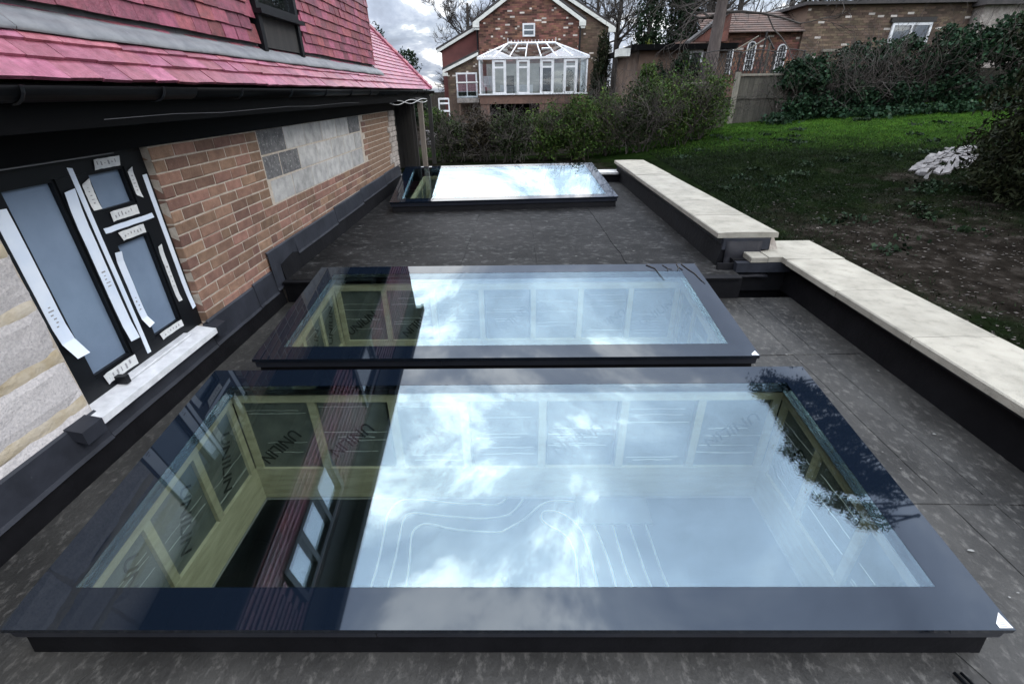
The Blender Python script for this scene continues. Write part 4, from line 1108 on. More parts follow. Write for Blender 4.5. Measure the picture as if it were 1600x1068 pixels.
for a, b in ((4.3, 4.8), (4.81, 5.1), (5.11, 5.33)): rel(MB().bbox(a, b, 13.56, 13.9, 1.821, 1.865, .01, 2), lw).build('cap_stone', 'fence_pale', lw)

# ivy covered bank / hedge at the right
ivy_spec = [(7.0, 13.0, 2.30, 'ivy covered end of the bank next to the fence panel', .9), (8.3, 13.3, 2.60, 'tangled bare bramble bank below the brown brick wall', .2),
            (9.4, 13.3, 2.68, 'dark ivy bank under the white framed window', .8), (10.5, 13.1, 2.85, 'dense dark ivy bank right of the white framed window', 1.0),
            (11.7, 12.9, 3.10, 'tall dark ivy bank near the right edge of the garden', 1.0), (12.9, 12.7, 3.3, 'tall ivy bank at the right end of the garden', 1.0)]
for k, (x, y, top, lab, green) in enumerate(ivy_spec):
    z0 = gz(x, y); h = top - z0; t = thing('ivy_bank', lab, 'hedge', (x, y, z0), 'ivy and bramble bank behind the lawn')
    mb = MB()
    leaves(mb, (x, y, z0 + h * .72), (.85, .55, h * .42), int(5200 * green) + 700, .075, 700 + k, shell=.55, aspect=1.2)
    leaves(mb, (x, y - .35, z0 + h * .22), (.80, .40, h * .30), 1500, .075, 720 + k, shell=.4, aspect=1.2)
    relb(mb, t, 'foliage', 'leaf_ivy')
    mb = MB()
    for s in range(44 if green < .6 else 22):
        p = Vector((x + q.uniform(-.6, .6), y + q.uniform(-.35, .1), z0)); d = Vector((q.gauss(0, .5), q.gauss(-.15, .25), 1))
        branch(mb, p, d, h * q.uniform(.5, .9), q.uniform(.008, .016), 2, q, .7, 3, .004, 4, .1, .2)
    relb(mb, t, 'stem', 'twig_grey' if green < .6 else 'twig')
bk = MB().box(7.2, 16.0, 13.75, 13.95, .6, 2.1).build('bank_wall', 'fence_wood')
tag(bk, 'dark retaining wall hidden behind the ivy bank', 'wall')
# low leafy ground cover along the foot of the bank
mb = MB()
for k in range(18):
    x = 6.3 + k * .42; y = 12.55 - .018 * k ** 1.2 + q.uniform(-.2, .2); leaves(mb, (x, y, gz(x, y) + .08), (.45, .5, .20), 330, .085, 900 + k, shell=.1, aspect=1.2, up=.5)
tag(mb.build('ground_cover', 'leaf_ivy'), 'low dark leafy ground cover along the foot of the bank', 'ground cover', kind='stuff')
mb = MB()
for k in range(60):
    x = q.uniform(2.9, 9); y = q.uniform(4.6, 12); leaves(mb, (x, y, gz(x, y) + .03), (.25, .25, .05), 46, .05, 1200 + k, shell=.1, aspect=1.3, up=.5)
tag(mb.build('weeds', 'leaf_dark'), 'flat dark weeds scattered over the lawn', 'weeds', kind='stuff')
# grass
rng = np.random.default_rng(4)
NG = 190000
gx = 2.95 + (rng.random(NG) ** 1.3) * 10.5; gy = 2.2 + rng.random(NG) * 11
gzv = np.array([gz(a, b) for a, b in zip(gx, gy)])
sl = np.array([soilness(a, b) for a, b in zip(gx, gy)])
ok = rng.random(NG) > (sl - .15) * 1.6
ok &= ~((gx < 3.4) & (gy < 4.6) & (rng.random(NG) > .35))
gx, gy, gzv = gx[ok], gy[ok], gzv[ok]; n = len(gx)
hh = .014 + .026 * rng.random(n) ** 2; az = rng.random(n) * 6.283; wd = .004 + .004 * rng.random(n)
lx, ly = rng.normal(0, .03, n), rng.normal(0, .03, n)
v = np.stack([np.stack([gx - wd * np.cos(az), gy - wd * np.sin(az), gzv - .01], 1), np.stack([gx + wd * np.cos(az), gy + wd * np.sin(az), gzv - .01], 1), np.stack([gx + lx, gy + ly, gzv + hh], 1)], 1)
lushm = rng.random(n) < np.clip((gy + .4 * (gx - 7) - 8.6) / 3.2, 0, .85)
for sel, m_, lab in ((~lushm, 'grass_blade', 'short dark grass on the sloping garden'), (lushm, 'grass_lush', 'brighter green grass along the far side of the garden')):
    vv = v[sel].reshape(-1, 3); nn_ = len(vv) // 3
    me = bpy.data.meshes.new('grass'); me.from_pydata(vv.tolist(), [], [(3 * i, 3 * i + 1, 3 * i + 2) for i in range(nn_)]); me.materials.append(MATS[m_])
    tag(link('grass', me), lab, 'grass', kind='stuff')
# leaf litter and stones on the bare earth
mb = MB()
for k in range(1500):
    x, y = rng.normal(4.4, 1.1), rng.normal(4.6, 1.4)
    if x < 3.02: continue
    s = rng.uniform(.006, .022); a = rng.uniform(0, 6.283); z = gz(x, y) + .006
    mb.poly([(x + s * math.cos(a + t), y + s * .6 * math.sin(a + t), z + s * .4 * rng.random()) for t in (0, 1.57, 3.14, 4.71)])
tag(mb.build('leaf_litter', 'litter'), 'pale dry leaf litter on the bare earth', 'leaf litter', kind='stuff')
# pale broken slabs
rock = thing('rubble_heap', 'pale cracked slab rubble in the grass beside the conifer', 'rubble', (6.95, 7.95, gz(6.95, 7.95)))
NU, NV = 8, 9
cor = {}
for a in range(NU + 1):
    for b in range(NV + 1):
        u_, v_ = -1 + 2 * a / NU + q.uniform(-.10, .10), -1 + 2 * b / NV + q.uniform(-.09, .09)
        cor[a, b] = (6.85 + .34 * u_ + .88 * v_, 7.95 + .80 * v_ - .10 * u_, u_, v_)
for a in range(NU):
    for b in range(NV):
        c4 = [cor[a, b], cor[a + 1, b], cor[a + 1, b + 1], cor[a, b + 1]]
        um = sum(c[2] for c in c4) / 4; vm = sum(c[3] for c in c4) / 4
        if um * um + vm * vm > .95 + .3 * mnoise.noise((um * 3, vm * 3, 5)) or q.random() < .07: continue
        x = sum(c[0] for c in c4) / 4; y = sum(c[1] for c in c4) / 4; k_ = q.uniform(.88, 1.0); dz = q.uniform(-.012, .012)
        pts = []
        for i_ in range(4):
            p0, p1 = c4[i_], c4[(i_ + 1) % 4]
            pts.append((p0[0], p0[1])); pts.append(((p0[0] + p1[0]) / 2 + q.uniform(-.015, .015), (p0[1] + p1[1]) / 2 + q.uniform(-.02, .02)))
        pts = [(x + (px_ - x) * k_, y + (py_ - y) * k_) for px_, py_ in pts]; nn = 8
        tl = q.uniform(-.12, .12), q.uniform(-.1, .16)
        zf = lambda X_, Y_: gz(X_, Y_) + .02 + dz + (X_ - x) * tl[0] + (Y_ - y) * tl[1]
        mb = MB(); mb.v = [(X_, Y_, zf(X_, Y_) - .05) for X_, Y_ in pts] + [(x + (X_ - x) * .95, y + (Y_ - y) * .95, zf(X_, Y_) + .012) for X_, Y_ in pts]
        mb.f = [tuple(range(nn))[::-1], tuple(range(nn, 2 * nn))] + [(i_, (i_ + 1) % nn, nn + (i_ + 1) % nn, nn + i_) for i_ in range(nn)]
        relb(mb, rock, 'slab', 'stone_pale')
# conifer at the right edge
cx_, cy_ = 6.56, 6.0
blobs = [(cx_ - .03 * k, cy_, gz(cx_, cy_) + .30 + k * .42, 1.10 - .05 * k, 1.05 - .05 * k, .50) for k in range(9)]
leafy('conifer', 'dense dark conifer standing at the right edge of the garden', 'tree', cx_, cy_, gz(cx_, cy_), blobs, 60000, .075, 'leaf_conifer', 1500, trunk=(.09, 3.2), aspect=3.0, up=.8)
# overhanging evergreen whose branch shows in the nearest skylight
tx_, ty_ = 8.6, 5.6
ot = thing('overhanging_tree', 'leafy evergreen tree whose branch tips reflect in the nearest skylight', 'tree', (tx_, ty_, gz(tx_, ty_)))
mb = MB().tube([(tx_, ty_, gz(tx_, ty_) - .2), (tx_ - .1, ty_, 2.5), (tx_ - .5, ty_ - .2, 4.2), (tx_ - 1.1, ty_ - .5, 5.2), (tx_ - 2.2, ty_ - 1.0, 5.6)], [.22, .19, .15, .10, .04], 8)
relb(mb, ot, 'trunk', 'bark', True)
mb = MB(); tw = MB(); qq = random.Random(90)
for k in range(120):
    # branch tips fanning towards the roof
    t_ = qq.random(); ed = abs(qq.gauss(0, .45))
    e0 = Vector((3.90 + .42 * t_ + 1.1 * ed + .34 * mnoise.noise((t_ * 6, 1, 3)), 5.95 - 2.05 * t_ + qq.gauss(0, .12), 4.25 + .30 * t_ + qq.gauss(0, .14)))
    s0 = e0 + Vector((qq.uniform(.7, 1.6), qq.uniform(-.1, .5), qq.uniform(.1, .7)))
    mid = s0.lerp(e0, .5) + Vector((0, 0, qq.uniform(.05, .3)))
    tw.tube([s0, mid, e0], [.02, .012, .003], 4, False)
    for t in range(9):
        f = .35 + .65 * t / 8; c = s0.lerp(mid, f * 2) if f < .5 else mid.lerp(e0, f * 2 - 1)
        leaves(mb, tuple(c), (.14, .14, .12), 40, .048, 2000 + k * 11 + t, shell=.05, aspect=2.2, up=-.3)
for k in range(7):
    e0 = Vector((6.0 + qq.uniform(-.2, .6), 4.2 + k * .28, 4.7 + qq.uniform(-.2, .3)))
    tw.tube([(tx_ - .5, ty_ - .1, 4.2), Vector((tx_ - .5, ty_ - .1, 4.2)).lerp(e0, .5) + Vector((0, 0, .35)), e0], [.06, .04, .015], 5, False)
relb(mb, ot, 'crown', 'leaf_tree'); relb(tw, ot, 'branches', 'bark')

# ------------------------------------------------------------------ neighbour's house with conservatory
nh = thing('neighbour_house', 'gabled red brick house behind the back hedge, with a conservatory on it', 'house', (0.6, 27, .3))
def NB(name, m, *a): return rel(MB().box(*a), nh).build(name, m, nh)
GB = .3
def gable_wall(name, m, x0, x1, y0, y1, zb, ze, za, apex=None):
    xa = (x0 + x1) / 2 if apex is None else apex
    mb = MB(); pr = [(x0, zb), (x1, zb), (x1, ze), (xa, za), (x0, ze)]; n = 5
    mb.v = [(x, y0, z) for x, z in pr] + [(x, y1, z) for x, z in pr]
    mb.f = [tuple(range(n)), tuple(range(n, 2 * n))[::-1]] + [(i, n + i, n + (i + 1) % n, (i + 1) % n) for i in range(n)]
    return rel(mb, nh).build(name, m, nh)
gable_wall('wall', 'brick_wall_far', -1.72, 2.95, 26.0, 33, GB, 4.62, 6.05)
gable_wall('wall', 'brick_brown', 0.2, 4.62, 28.0, 34, GB, 4.55, 6.35, 1.3)
mbw = MB(); prw = [(-3.75, 3.72), (-1.725, 4.72)]
mbw.v = [(-3.72, 27.5, GB), (-1.73, 27.5, GB), (-1.73, 27.5, 4.62), (-3.72, 27.5, 3.68), (-3.72, 32, GB), (-1.73, 32, GB), (-1.73, 32, 4.62), (-3.72, 32, 3.68)]
mbw.f = [(0, 1, 2, 3), (7, 6, 5, 4), (0, 4, 5, 1), (1, 5, 6, 2), (2, 6, 7, 3), (3, 7, 4, 0)]
rel(mbw, nh).build('wall', 'brick_red_plain', nh)
mbw = MB(); mbw.v = [(-3.25, 25.5, GB), (-1.73, 25.5, GB), (-1.73, 25.5, 3.32), (-3.25, 25.5, 2.72), (-3.25, 27.4, GB), (-1.73, 27.4, GB), (-1.73, 27.4, 3.32), (-3.25, 27.4, 2.72)]
mbw.f = [(0, 1, 2, 3), (7, 6, 5, 4), (0, 4, 5, 1), (1, 5, 6, 2), (2, 6, 7, 3), (3, 7, 4, 0)]
rel(mbw, nh).build('wall', 'brick_brown', nh)
# brick skin of the gable as stretchers, too small to pick apart singly
q = random.Random(33)
def skin(x0, x1, z0, zf, y, m, pale, name='brick_skin'):
    a, b = MB(), MB(); z = z0; c = 0; L_, H_ = .225, .075
    while z < 6.2:
        x = x0 - (c % 2) * L_ / 2
        while x < x1:
            xa, xb = max(x, x0), min(x + L_ - .012, x1)
            if xb - xa > .03 and z + H_ < zf(xa) and z + H_ < zf(xb):
                tgt = b if q.random() < pale else a
                if tgt is b: xb = xa + (xb - xa) * q.choice((.45, .45, 1))
                tgt.box(xa, xb, y - .012, y + .002, z, z + H_ - .012)
            x += L_
        z += H_; c += 1
    o = rel(a, nh).build(name, m, nh); o['kind'] = 'stuff'
    if pale: o = rel(b, nh).build('pale_' + name, 'brick_far_pale', nh); o['kind'] = 'stuff'
skin(-1.72, 2.95, 3.0, lambda x: 4.62 + 1.43 * (1 - abs(x - .615) / 2.335), 26.0, 'brick_far', .10)
skin(2.96, 4.62, 3.0, lambda x: 6.35 - 1.8 * (x - 1.3) / 3.32, 28.0, 'brick_brown', .03)
skin(-3.25, -1.73, 1.5, lambda x: 2.72 + .6 * (x + 3.25) / 1.52, 25.5, 'brick_brown', .04)
# white barge boards and box ends, roofs
def barge(x0, z0, x1, z1, y, w=.17, d=.06, m='upvc_cream', name='barge_board'):
    mb = MB(); mb.hexa([(x0, y - d, z0 - w), (x1, y - d, z1 - w), (x1, y, z1 - w), (x0, y, z0 - w), (x0, y - d, z0), (x1, y - d, z1), (x1, y, z1), (x0, y, z0)])
    rel(mb, nh).build(name, m, nh)
def roofslab(x0, z0, x1, z1, ya, yb, t=.09):
    mb = MB(); mb.hexa([(x0, ya, z0), (x1, ya, z1), (x1, yb, z1), (x0, yb, z0), (x0, ya, z0 + t), (x1, ya, z1 + t), (x1, yb, z1 + t), (x0, yb, z0 + t)])
    rel(mb, nh).build('roof', 'slate', nh)
sl = (6.05 - 4.62) / 2.335
barge(-1.98, 4.62 - .06, .615, 6.15, 25.9); barge(3.21, 4.62 - .06, .615, 6.15, 25.9)
roofslab(-2.02, 4.57, .615, 6.16, 25.84, 33); roofslab(3.25, 4.57, .615, 6.16, 25.84, 33)
for x in (-1.98, 2.93): NB('eaves_box', 'upvc_cream', x, x + .30, 25.82, 26.0 - .013, 4.36, 4.56)
for x in (-1.92, 2.98): NB('corbel', 'upvc_cream', x + .02, x + .22, 25.86, 25.985, 4.27, 4.355)
barge(1.3, 6.45, 4.92, 4.50, 27.9); roofslab(1.3, 6.46, 4.95, 4.50, 27.84, 34)
NB('eaves_box', 'upvc_cream', 4.62, 4.97, 27.83, 27.985, 4.28, 4.47)
barge(-3.95, 3.60, -1.75, 4.66, 27.42, .13); roofslab(-3.98, 3.60, -1.74, 4.67, 27.38, 32)
barge(-3.45, 2.66, -1.75, 3.36, 25.42, .12); roofslab(-3.47, 2.66, -1.74, 3.365, 25.38, 27.4)
NB('eaves_box', 'upvc_cream', -3.47, -3.22, 25.36, 25.48, 2.42, 2.55)
for x, y, zt in ((2.99, 25.92, 4.3), (4.66, 27.9, 4.25), (-1.80, 26.1, 4.3)):
    rel(MB().tube([(x, y, zt), (x, y, .4)], .045, 6), nh).build('downpipe', 'black_frame', nh)
def nwin(x0, x1, z0, z1, y, bars=(), hbars=(), m='upvc', fr=.07):
    f = MB(); f.box(x0, x0 + fr, y - .05, y, z0, z1); f.box(x1 - fr, x1, y - .05, y, z0, z1); f.box(x0 + fr, x1 - fr, y - .05, y, z0, z0 + fr); f.box(x0 + fr, x1 - fr, y - .05, y, z1 - fr, z1)
    for b in bars: f.box(b - fr * .4, b + fr * .4, y - .045, y, z0 + fr, z1 - fr)
    for b in hbars: f.box(x0 + fr, x1 - fr, y - .044, y, b - fr * .35, b + fr * .35)
    w_ = rel(f, nh).build('window', m, nh)
    rel(MB().box(x0 + fr, x1 - fr, y - .02, y - .015, z0 + fr, z1 - fr), nh).build('pane', 'window_glass', w_)
    rel(MB().box(x0 + fr, x1 - fr, y - .014, y - .0135, z0 + fr, z1 - fr), nh).build('pane_backing', 'chair_dark', w_)
nwin(.32, .90, 3.98, 4.50, 25.985, (), (4.24,))
nwin(-2.85, -1.85, 1.5, 2.55, 25.485, (-2.35,), ())
# balcony
bal = NB('balcony', 'cement', -2.75, -1.74, 24.5, 25.4, 1.30, 1.48)
rel(MB().box(-2.74, -1.75, 24.5, 24.512, 1.481, 2.10), nh).build('glass_panel', 'house_glass', bal)
rel(MB().tube([(-2.75, 24.505, 2.12), (-1.74, 24.505, 2.12)], .03, 6), nh).build('handrail', 'upvc_cream', bal)
rel(MB().box(-2.7, -2.6, 24.55, 24.65, .2, 1.299), nh).build('pillar', 'brick_brown', bal)
# conservatory
cons = tag(link('conservatory', None, None, (0.75, 23.5, .3)), 'white framed glass conservatory with hipped glass roof below the brick gable', 'conservatory')
def CB(name, m, *a, p=None): return rel(MB().box(*a), cons).build(name, m, p or cons)
cx0, cx1, cy0, cy1, cz0, cz1 = -1.62, 3.12, 23.5, 25.97, 1.66, 2.98
base = CB('brick_base', 'brick_wall_far', cx0, cx1, cy0 + .02, cy1, 1.25, 1.60)
CB('brick_pier', 'brick_wall_far', cx0 + .02, cx0 + .42, cy0 + .05, cy0 + .5, .2, 1.249); CB('brick_pier', 'brick_wall_far', 1.05, 1.5, cy0 + .05, cy0 + .5, .2, 1.249)
CB('brick_pier', 'brick_wall_far', 1.501, cx1, cy0 + .06, cy0 + .3, .2, 1.249)
CB('undercroft_back', 'black_paint', cx0 + .1, cx1 - .1, cy1 - .3, cy1 - .2, .2, 1.249)
CB('floor', 'interior_wall', cx0 + .05, cx1 - .05, cy0 + .06, cy1 - .02, 1.601, 1.63)
CB('back_wall', 'interior_wall', cx0 + .2, cx1 - .2, cy1 - .03, cy1, 1.64, 2.9)
CB('doorway', 'chair_dark', 1.12, 1.70, cy1 - .05, cy1 - .031, 1.64, 2.75)
CB('sill', 'upvc', cx0 - .05, cx1 + .05, cy0 - .04, cy0 + .06, 1.601, 1.66)
CB('eaves_beam', 'upvc', cx0 - .06, cx1 + .06, cy0 - .05, cy0 + .05, cz1 - .02, cz1 + .06)
for x in (cx0, cx1): CB('eaves_beam', 'upvc', x - .05, x + .05, cy0 + .051, cy1, cz1 - .02, cz1 + .06)
posts = [-1.58, -1.0, -.46, .053, .565, 1.077, 1.619, 2.1, 2.642, 3.08]
for x in posts: CB('mullion', 'upvc', x - .032, x + .032, cy0 - .01, cy0 + .05, cz0, cz1 - .021)
for i in range(9):
    op = i in (1, 3, 5, 7); x0, x1 = posts[i] + .033, posts[i + 1] - .033
    pn = CB('pane', 'house_glass', x0, x1, cy0 + .015, cy0 + .022, cz0 + .001, cz1 - .022)
    if op:
        f = MB()
        for a in ((x0, x0 + .05, cz0, cz1 - .05), (x1 - .05, x1, cz0, cz1 - .05), (x0 + .05, x1 - .05, cz1 - .12, cz1 - .05), (x0 + .05, x1 - .05, cz1 - .36, cz1 - .29), (x0 + .05, x1 - .05, cz0, cz0 + .05)): f.box(a[0], a[1], cy0 - .02, cy0 + .013, a[2], a[3])
        rel(f, cons).build('casement', 'upvc', cons)
for k in range(5):
    y = cy0 + .5 + k * .48; CB('mullion', 'upvc', cx1 - .03, cx1 + .03, y - .03, y + .03, cz0, cz1 - .021); CB('mullion', 'upvc', cx0 - .03, cx0 + .03, y - .03, y + .03, cz0, cz1 - .021)
CB('side_pane', 'house_glass', cx1 - .005, cx1 + .002, cy0 + .06, cy1 - .05, cz0, cz1 - .022); CB('side_pane', 'house_glass', cx0 - .002, cx0 + .005, cy0 + .06, cy1 - .05, cz0, cz1 - .022)
rz_, ry_ = 3.62, cy0 + 1.15; rx0, rx1 = -.35, 1.78
gl = MB(); e = [(cx0 - .03, cy0 - .03, cz1 + .06), (cx1 + .03, cy0 - .03, cz1 + .06), (cx1 + .03, cy1, cz1 + .06), (cx0 - .03, cy1, cz1 + .06)]
r0, r1 = (rx0, ry_, rz_), (rx1, ry_, rz_)
for nm, pts in (('roof_pane', [e[0], e[1], r1, r0]), ('roof_pane', [e[1], e[2], r1]), ('roof_pane', [e[3], e[0], r0]), ('roof_pane', [e[2], e[3], r0, r1])):
    rel(MB().poly(pts), cons).build(nm, 'house_glass', cons)
def bar(a, b, r=.028, name='roof_bar'): rel(MB().tube([a, b], r, 5), cons).build(name, 'upvc', cons)
bar(r0, r1, .05, 'ridge'); bar(e[0], r0, .04); bar(e[1], r1, .04)
for t in (.14, .285, .43, .57, .71, .855):
    xa = e[0][0] + (e[1][0] - e[0][0]) * t; xb = min(max(rx0 + (rx1 - rx0) * (t - .14) / .715, rx0), rx1)
    bar((xa, cy0 - .03, cz1 + .06), (xb, ry_, rz_))
for k in range(15): bar((rx0 + (rx1 - rx0) * k / 14, ry_, rz_ + .04), (rx0 + (rx1 - rx0) * k / 14, ry_, rz_ + .13 if k % 14 else rz_ + .20), .014, 'cresting')
for x0, x1 in ((.08, .50), (1.13, 1.55)): bar((x0, cy0 + .6, 3.38), (x1, cy0 + .6, 3.38), .03, 'vent_bar')
# furniture inside
tb = thing('garden_table', 'table with pale cloth inside the conservatory', 'table', (.1, 24.6, 1.63))
rel(MB().box(-.7, .75, 24.3, 24.9, 1.95, 1.99).box(-.72, .77, 24.28, 24.30, 1.66, 1.991), tb).build('tablecloth', 'cloth', tb)
for xx in (-.6, .65): rel(MB().box(xx - .03, xx + .03, 24.5, 24.56, 1.63, 1.949), tb).build('leg', 'chair_dark', tb)
def chair(x, y, m, lab):
    t = thing('dining_chair', lab, 'chair', (x, y, 1.63), 'chairs in the conservatory')
    rel(MB().box(x - .2, x + .2, y - .03, y, 1.98, 2.35), t).build('backrest', m, t); rel(MB().box(x - .2, x + .2, y, y + .4, 1.93, 1.98), t).build('seat', m, t)
    for a in (-.18, .18):
        for b in (0, .37): rel(MB().box(x + a - .018, x + a + .018, y + b - .018, y + b + .018, 1.63, 1.929), t).build('leg', m, t)
chair(-.28, 23.85, 'chair_dark', 'black chair in front of the table inside the conservatory')
chair(-1.25, 23.9, 'cloth', 'white covered chair in the left corner of the conservatory')
pl = thing('potted_plant', 'leafy potted plant inside the right end of the conservatory', 'plant', (2.35, 24.3, 1.63))
relb(MB().tube([(2.35, 24.3, 1.63), (2.35, 24.3, 1.9)], [.10, .14], 8), pl, 'pot', 'clay_old')
mb = MB(); leaves(mb, (2.35, 24.3, 2.25), (.32, .3, .38), 700, .10, 61, shell=.1); relb(mb, pl, 'foliage', 'leaf_dark')

# cypress beside the conservatory
leafy('cypress', 'narrow dark brownish cypress beside the right end of the conservatory', 'tree', 3.45, 22.2, .4,
      [(3.45, 22.2, 1.4, .52, .5, 1.0), (3.48, 22.2, 2.4, .46, .42, .8), (3.52, 22.2, 3.2, .30, .28, .75), (3.74, 22.2, 3.0, .18, .16, .6)], 16000, .085, 'leaf_conifer', 3100, trunk=(.1, 1.5), aspect=3, up=.9)
mb = MB(); leaves(mb, (3.40, 21.9, 1.5), (.46, .40, 1.1), 4200, .07, 3150, shell=.7); 
tag(mb.build('climbing_foliage', 'leaf_dark'), 'dark green foliage around the foot of the cypress', 'shrub')

# neighbour's garden pieces at the left
leafy('round_shrub', 'round green shrub beside the porch posts', 'shrub', -2.35, 15.2, .3, [(-2.35, 15.2, 1.0, .42, .4, .42)], 3200, .055, 'leaf_hedge', 3300, trunk=(.05, .5))
leafy('garden_bush', 'low mossy bush on the rockery in the neighbour garden', 'shrub', -2.2, 17.2, .3, [(-2.25, 17.2, .72, .5, .4, .25)], 1600, .06, 'leaf_hedge', 3320, trunk=(.04, .3))
ch = thing('garden_chair', 'white garden chair in the neighbour garden', 'chair', (-2.65, 19.2, .3))
for a in (-.18, .18): rel(MB().box(-2.65 + a - .02, -2.65 + a + .02, 19.2, 19.24, .3, 1.55), ch).build('leg', 'upvc', ch)
for z in (.8, 1.1, 1.35, 1.5): rel(MB().box(-2.81, -2.49, 19.195, 19.235, z, z + .06), ch).build('slat', 'upvc', ch)
rel(MB().box(-2.83, -2.47, 18.8, 19.19, .74, .79), ch).build('seat', 'upvc', ch)
rk = thing('rockery', 'stepped pale stone edging in the neighbour garden', 'rockery', (-2.1, 16, .3))
for k in range(16):
    x = -3.0 + (k % 8) * .24; y = 15.6 + (k // 8) * .9 + q.uniform(-.1, .1); z = .30 + (k // 8) * .18
    s = MB().bbox(x, x + q.uniform(.16, .23), y, y + .2, z - .1, z + .12 + q.uniform(0, .06), .03, 2); rel(s, rk).build('stone', 'stone_pale', rk)

# ------------------------------------------------------------------ right hand houses
sh = thing('flat_outbuilding', 'low flat roofed brick outbuilding with white framed window, left of the leaning trunk', 'building', (4.9, 19, 1.0))
def SB(name, m, *a): return rel(MB().box(*a), sh).build(name, m, sh)
SB('wall', 'brick_brown', 4.1, 7.0, 18.2, 22, .6, 2.86); SB('roof', 'black_paint', 3.75, 7.2, 17.9, 22.2, 2.861, 3.02)
SB('fascia', 'upvc_cream', 3.35, 3.74, 17.95, 18.6, 2.70, 2.92)
f = MB(); f.box(5.72, 5.80, 18.13, 18.19, 2.28, 2.86); f.box(5.80, 6.12, 18.13, 18.19, 2.78, 2.86); f.box(6.12, 6.18, 18.13, 18.19, 2.5, 2.86)
w_ = rel(f, sh).build('window', 'upvc', sh); rel(MB().box(5.80, 6.12, 18.15, 18.16, 2.2, 2.779), sh).build('pane', 'chair_dark', w_)
leafy('clipped_bush', 'dense dark bush hiding the front of the flat outbuilding', 'shrub', 4.85, 17.3, .9, [(4.65, 17.3, 1.80, .62, .45, .72), (5.35, 17.3, 2.1, .62, .42, .80)], 11000, .07, 'leaf_dark', 3400, trunk=(.06, .6))
leafy('clipped_bush', 'olive green bush between the cypress and the dark bush', 'shrub', 4.3, 17.0, .9, [(4.15, 17.0, 1.95, .40, .4, .58)], 3000, .07, 'leaf_hedge', 3420, trunk=(.06, .6))

rh = thing('brown_brick_house', 'long brown brick house with arched windows behind the trellis', 'house', (11, 21, 1.5))
def RB(name, m, *a): return rel(MB().box(*a), rh).build(name, m, rh)
RB('wall', 'brick_wall_far', 6.9, 10.2, 20.0, 24, 1.0, 3.5)
RB('wall', 'brick_brown', 10.2, 15.9, 19.9, 24, 1.0, 4.22)
mb = MB(); mb.poly([(6.6, 19.75, 3.45), (10.2, 19.75, 3.45), (10.2, 21.6, 4.25), (6.9, 21.6, 4.25)]); rel(mb, rh).build('roof', 'clay_old', rh)
for k in range(9):
    z0 = 3.46 + k * .088; y0 = 19.75 + k * .206
    rel(MB().hexa([(6.6 + k * .03, y0 - .02, z0), (10.2, y0 - .02, z0), (10.2, y0 + .21, z0 + .085), (6.6 + k * .03, y0 + .21, z0 + .085), (6.6 + k * .03, y0 - .02, z0 + .03), (10.2, y0 - .02, z0 + .03), (10.2, y0 + .21, z0 + .10), (6.6 + k * .03, y0 + .21, z0 + .10)]), rh).build('tile_course', 'clay_old', rh)
mb = MB(); mb.v = [(6.3, 19.7, 3.2), (7.5, 19.7, 3.2), (7.5, 19.7, 4.05), (6.3, 19.9, 3.2), (7.5, 19.9, 3.2), (7.5, 19.9, 4.05)]
mb.f = [(0, 1, 2), (5, 4, 3), (0, 3, 4, 1), (1, 4, 5, 2), (2, 5, 3, 0)]; rel(mb, rh).build('gable', 'brick_far', rh)
rel(MB().hexa([(6.15, 19.6, 3.15), (7.5, 19.6, 4.1), (7.5, 20.2, 4.1), (6.15, 20.2, 3.15), (6.15, 19.6, 3.24), (7.5, 19.6, 4.19), (7.5, 20.2, 4.19), (6.15, 20.2, 3.24)]), rh).build('roof', 'slate', rh)
RB('roof', 'slate', 10.0, 16.1, 19.7, 24.2, 4.225, 4.32)
def skin2(x0, x1, z0, z1, y, m, pale):
    a, b = MB(), MB(); z = z0; c = 0; L_, H_ = .225, .075
    while z < z1 - .07:
        x = x0 - (c % 2) * L_ / 2
        while x < x1:
            xa, xb = max(x, x0), min(x + L_ - .012, x1)
            if xb - xa > .03: (b if q.random() < pale else a).box(xa, xb, y - .012, y + .002, z, z + H_ - .012)
            x += L_
        z += H_; c += 1
    o = rel(a, rh).build('brick_skin', m, rh); o['kind'] = 'stuff'; o = rel(b, rh).build('pale_brick_skin', 'brick_far_pale', rh); o['kind'] = 'stuff'
skin2(6.9, 10.19, 1.9, 3.48, 20.0, 'brick_far', .03); skin2(10.2, 15.9, 2.2, 4.2, 19.9, 'brick_brown', .05)
f = MB()
for a in ((13.25, 13.33, 3.05, 3.68), (14.55, 14.63, 3.05, 3.68), (13.33, 14.55, 3.60, 3.68), (13.33, 14.55, 3.05, 3.11), (13.92, 13.98, 3.11, 3.60)): f.box(a[0], a[1], 19.82, 19.887, a[2], a[3])
w_ = rel(f, rh).build('window', 'upvc', rh); rel(MB().box(13.33, 14.55, 19.85, 19.86, 3.11, 3.60), rh).build('pane', 'window_glass', w_)
rel(MB().box(13.33, 14.55, 19.861, 19.8612, 3.11, 3.60), rh).build('pane_backing', 'chair_dark', w_)
rel(MB().box(13.15, 14.7, 19.80, 19.886, 3.685, 3.83), rh).build('lintel', 'dark_timber', w_)
RB('ledge', 'fence_pale', 11.0, 13.2, 19.75, 19.88, 2.84, 2.92)
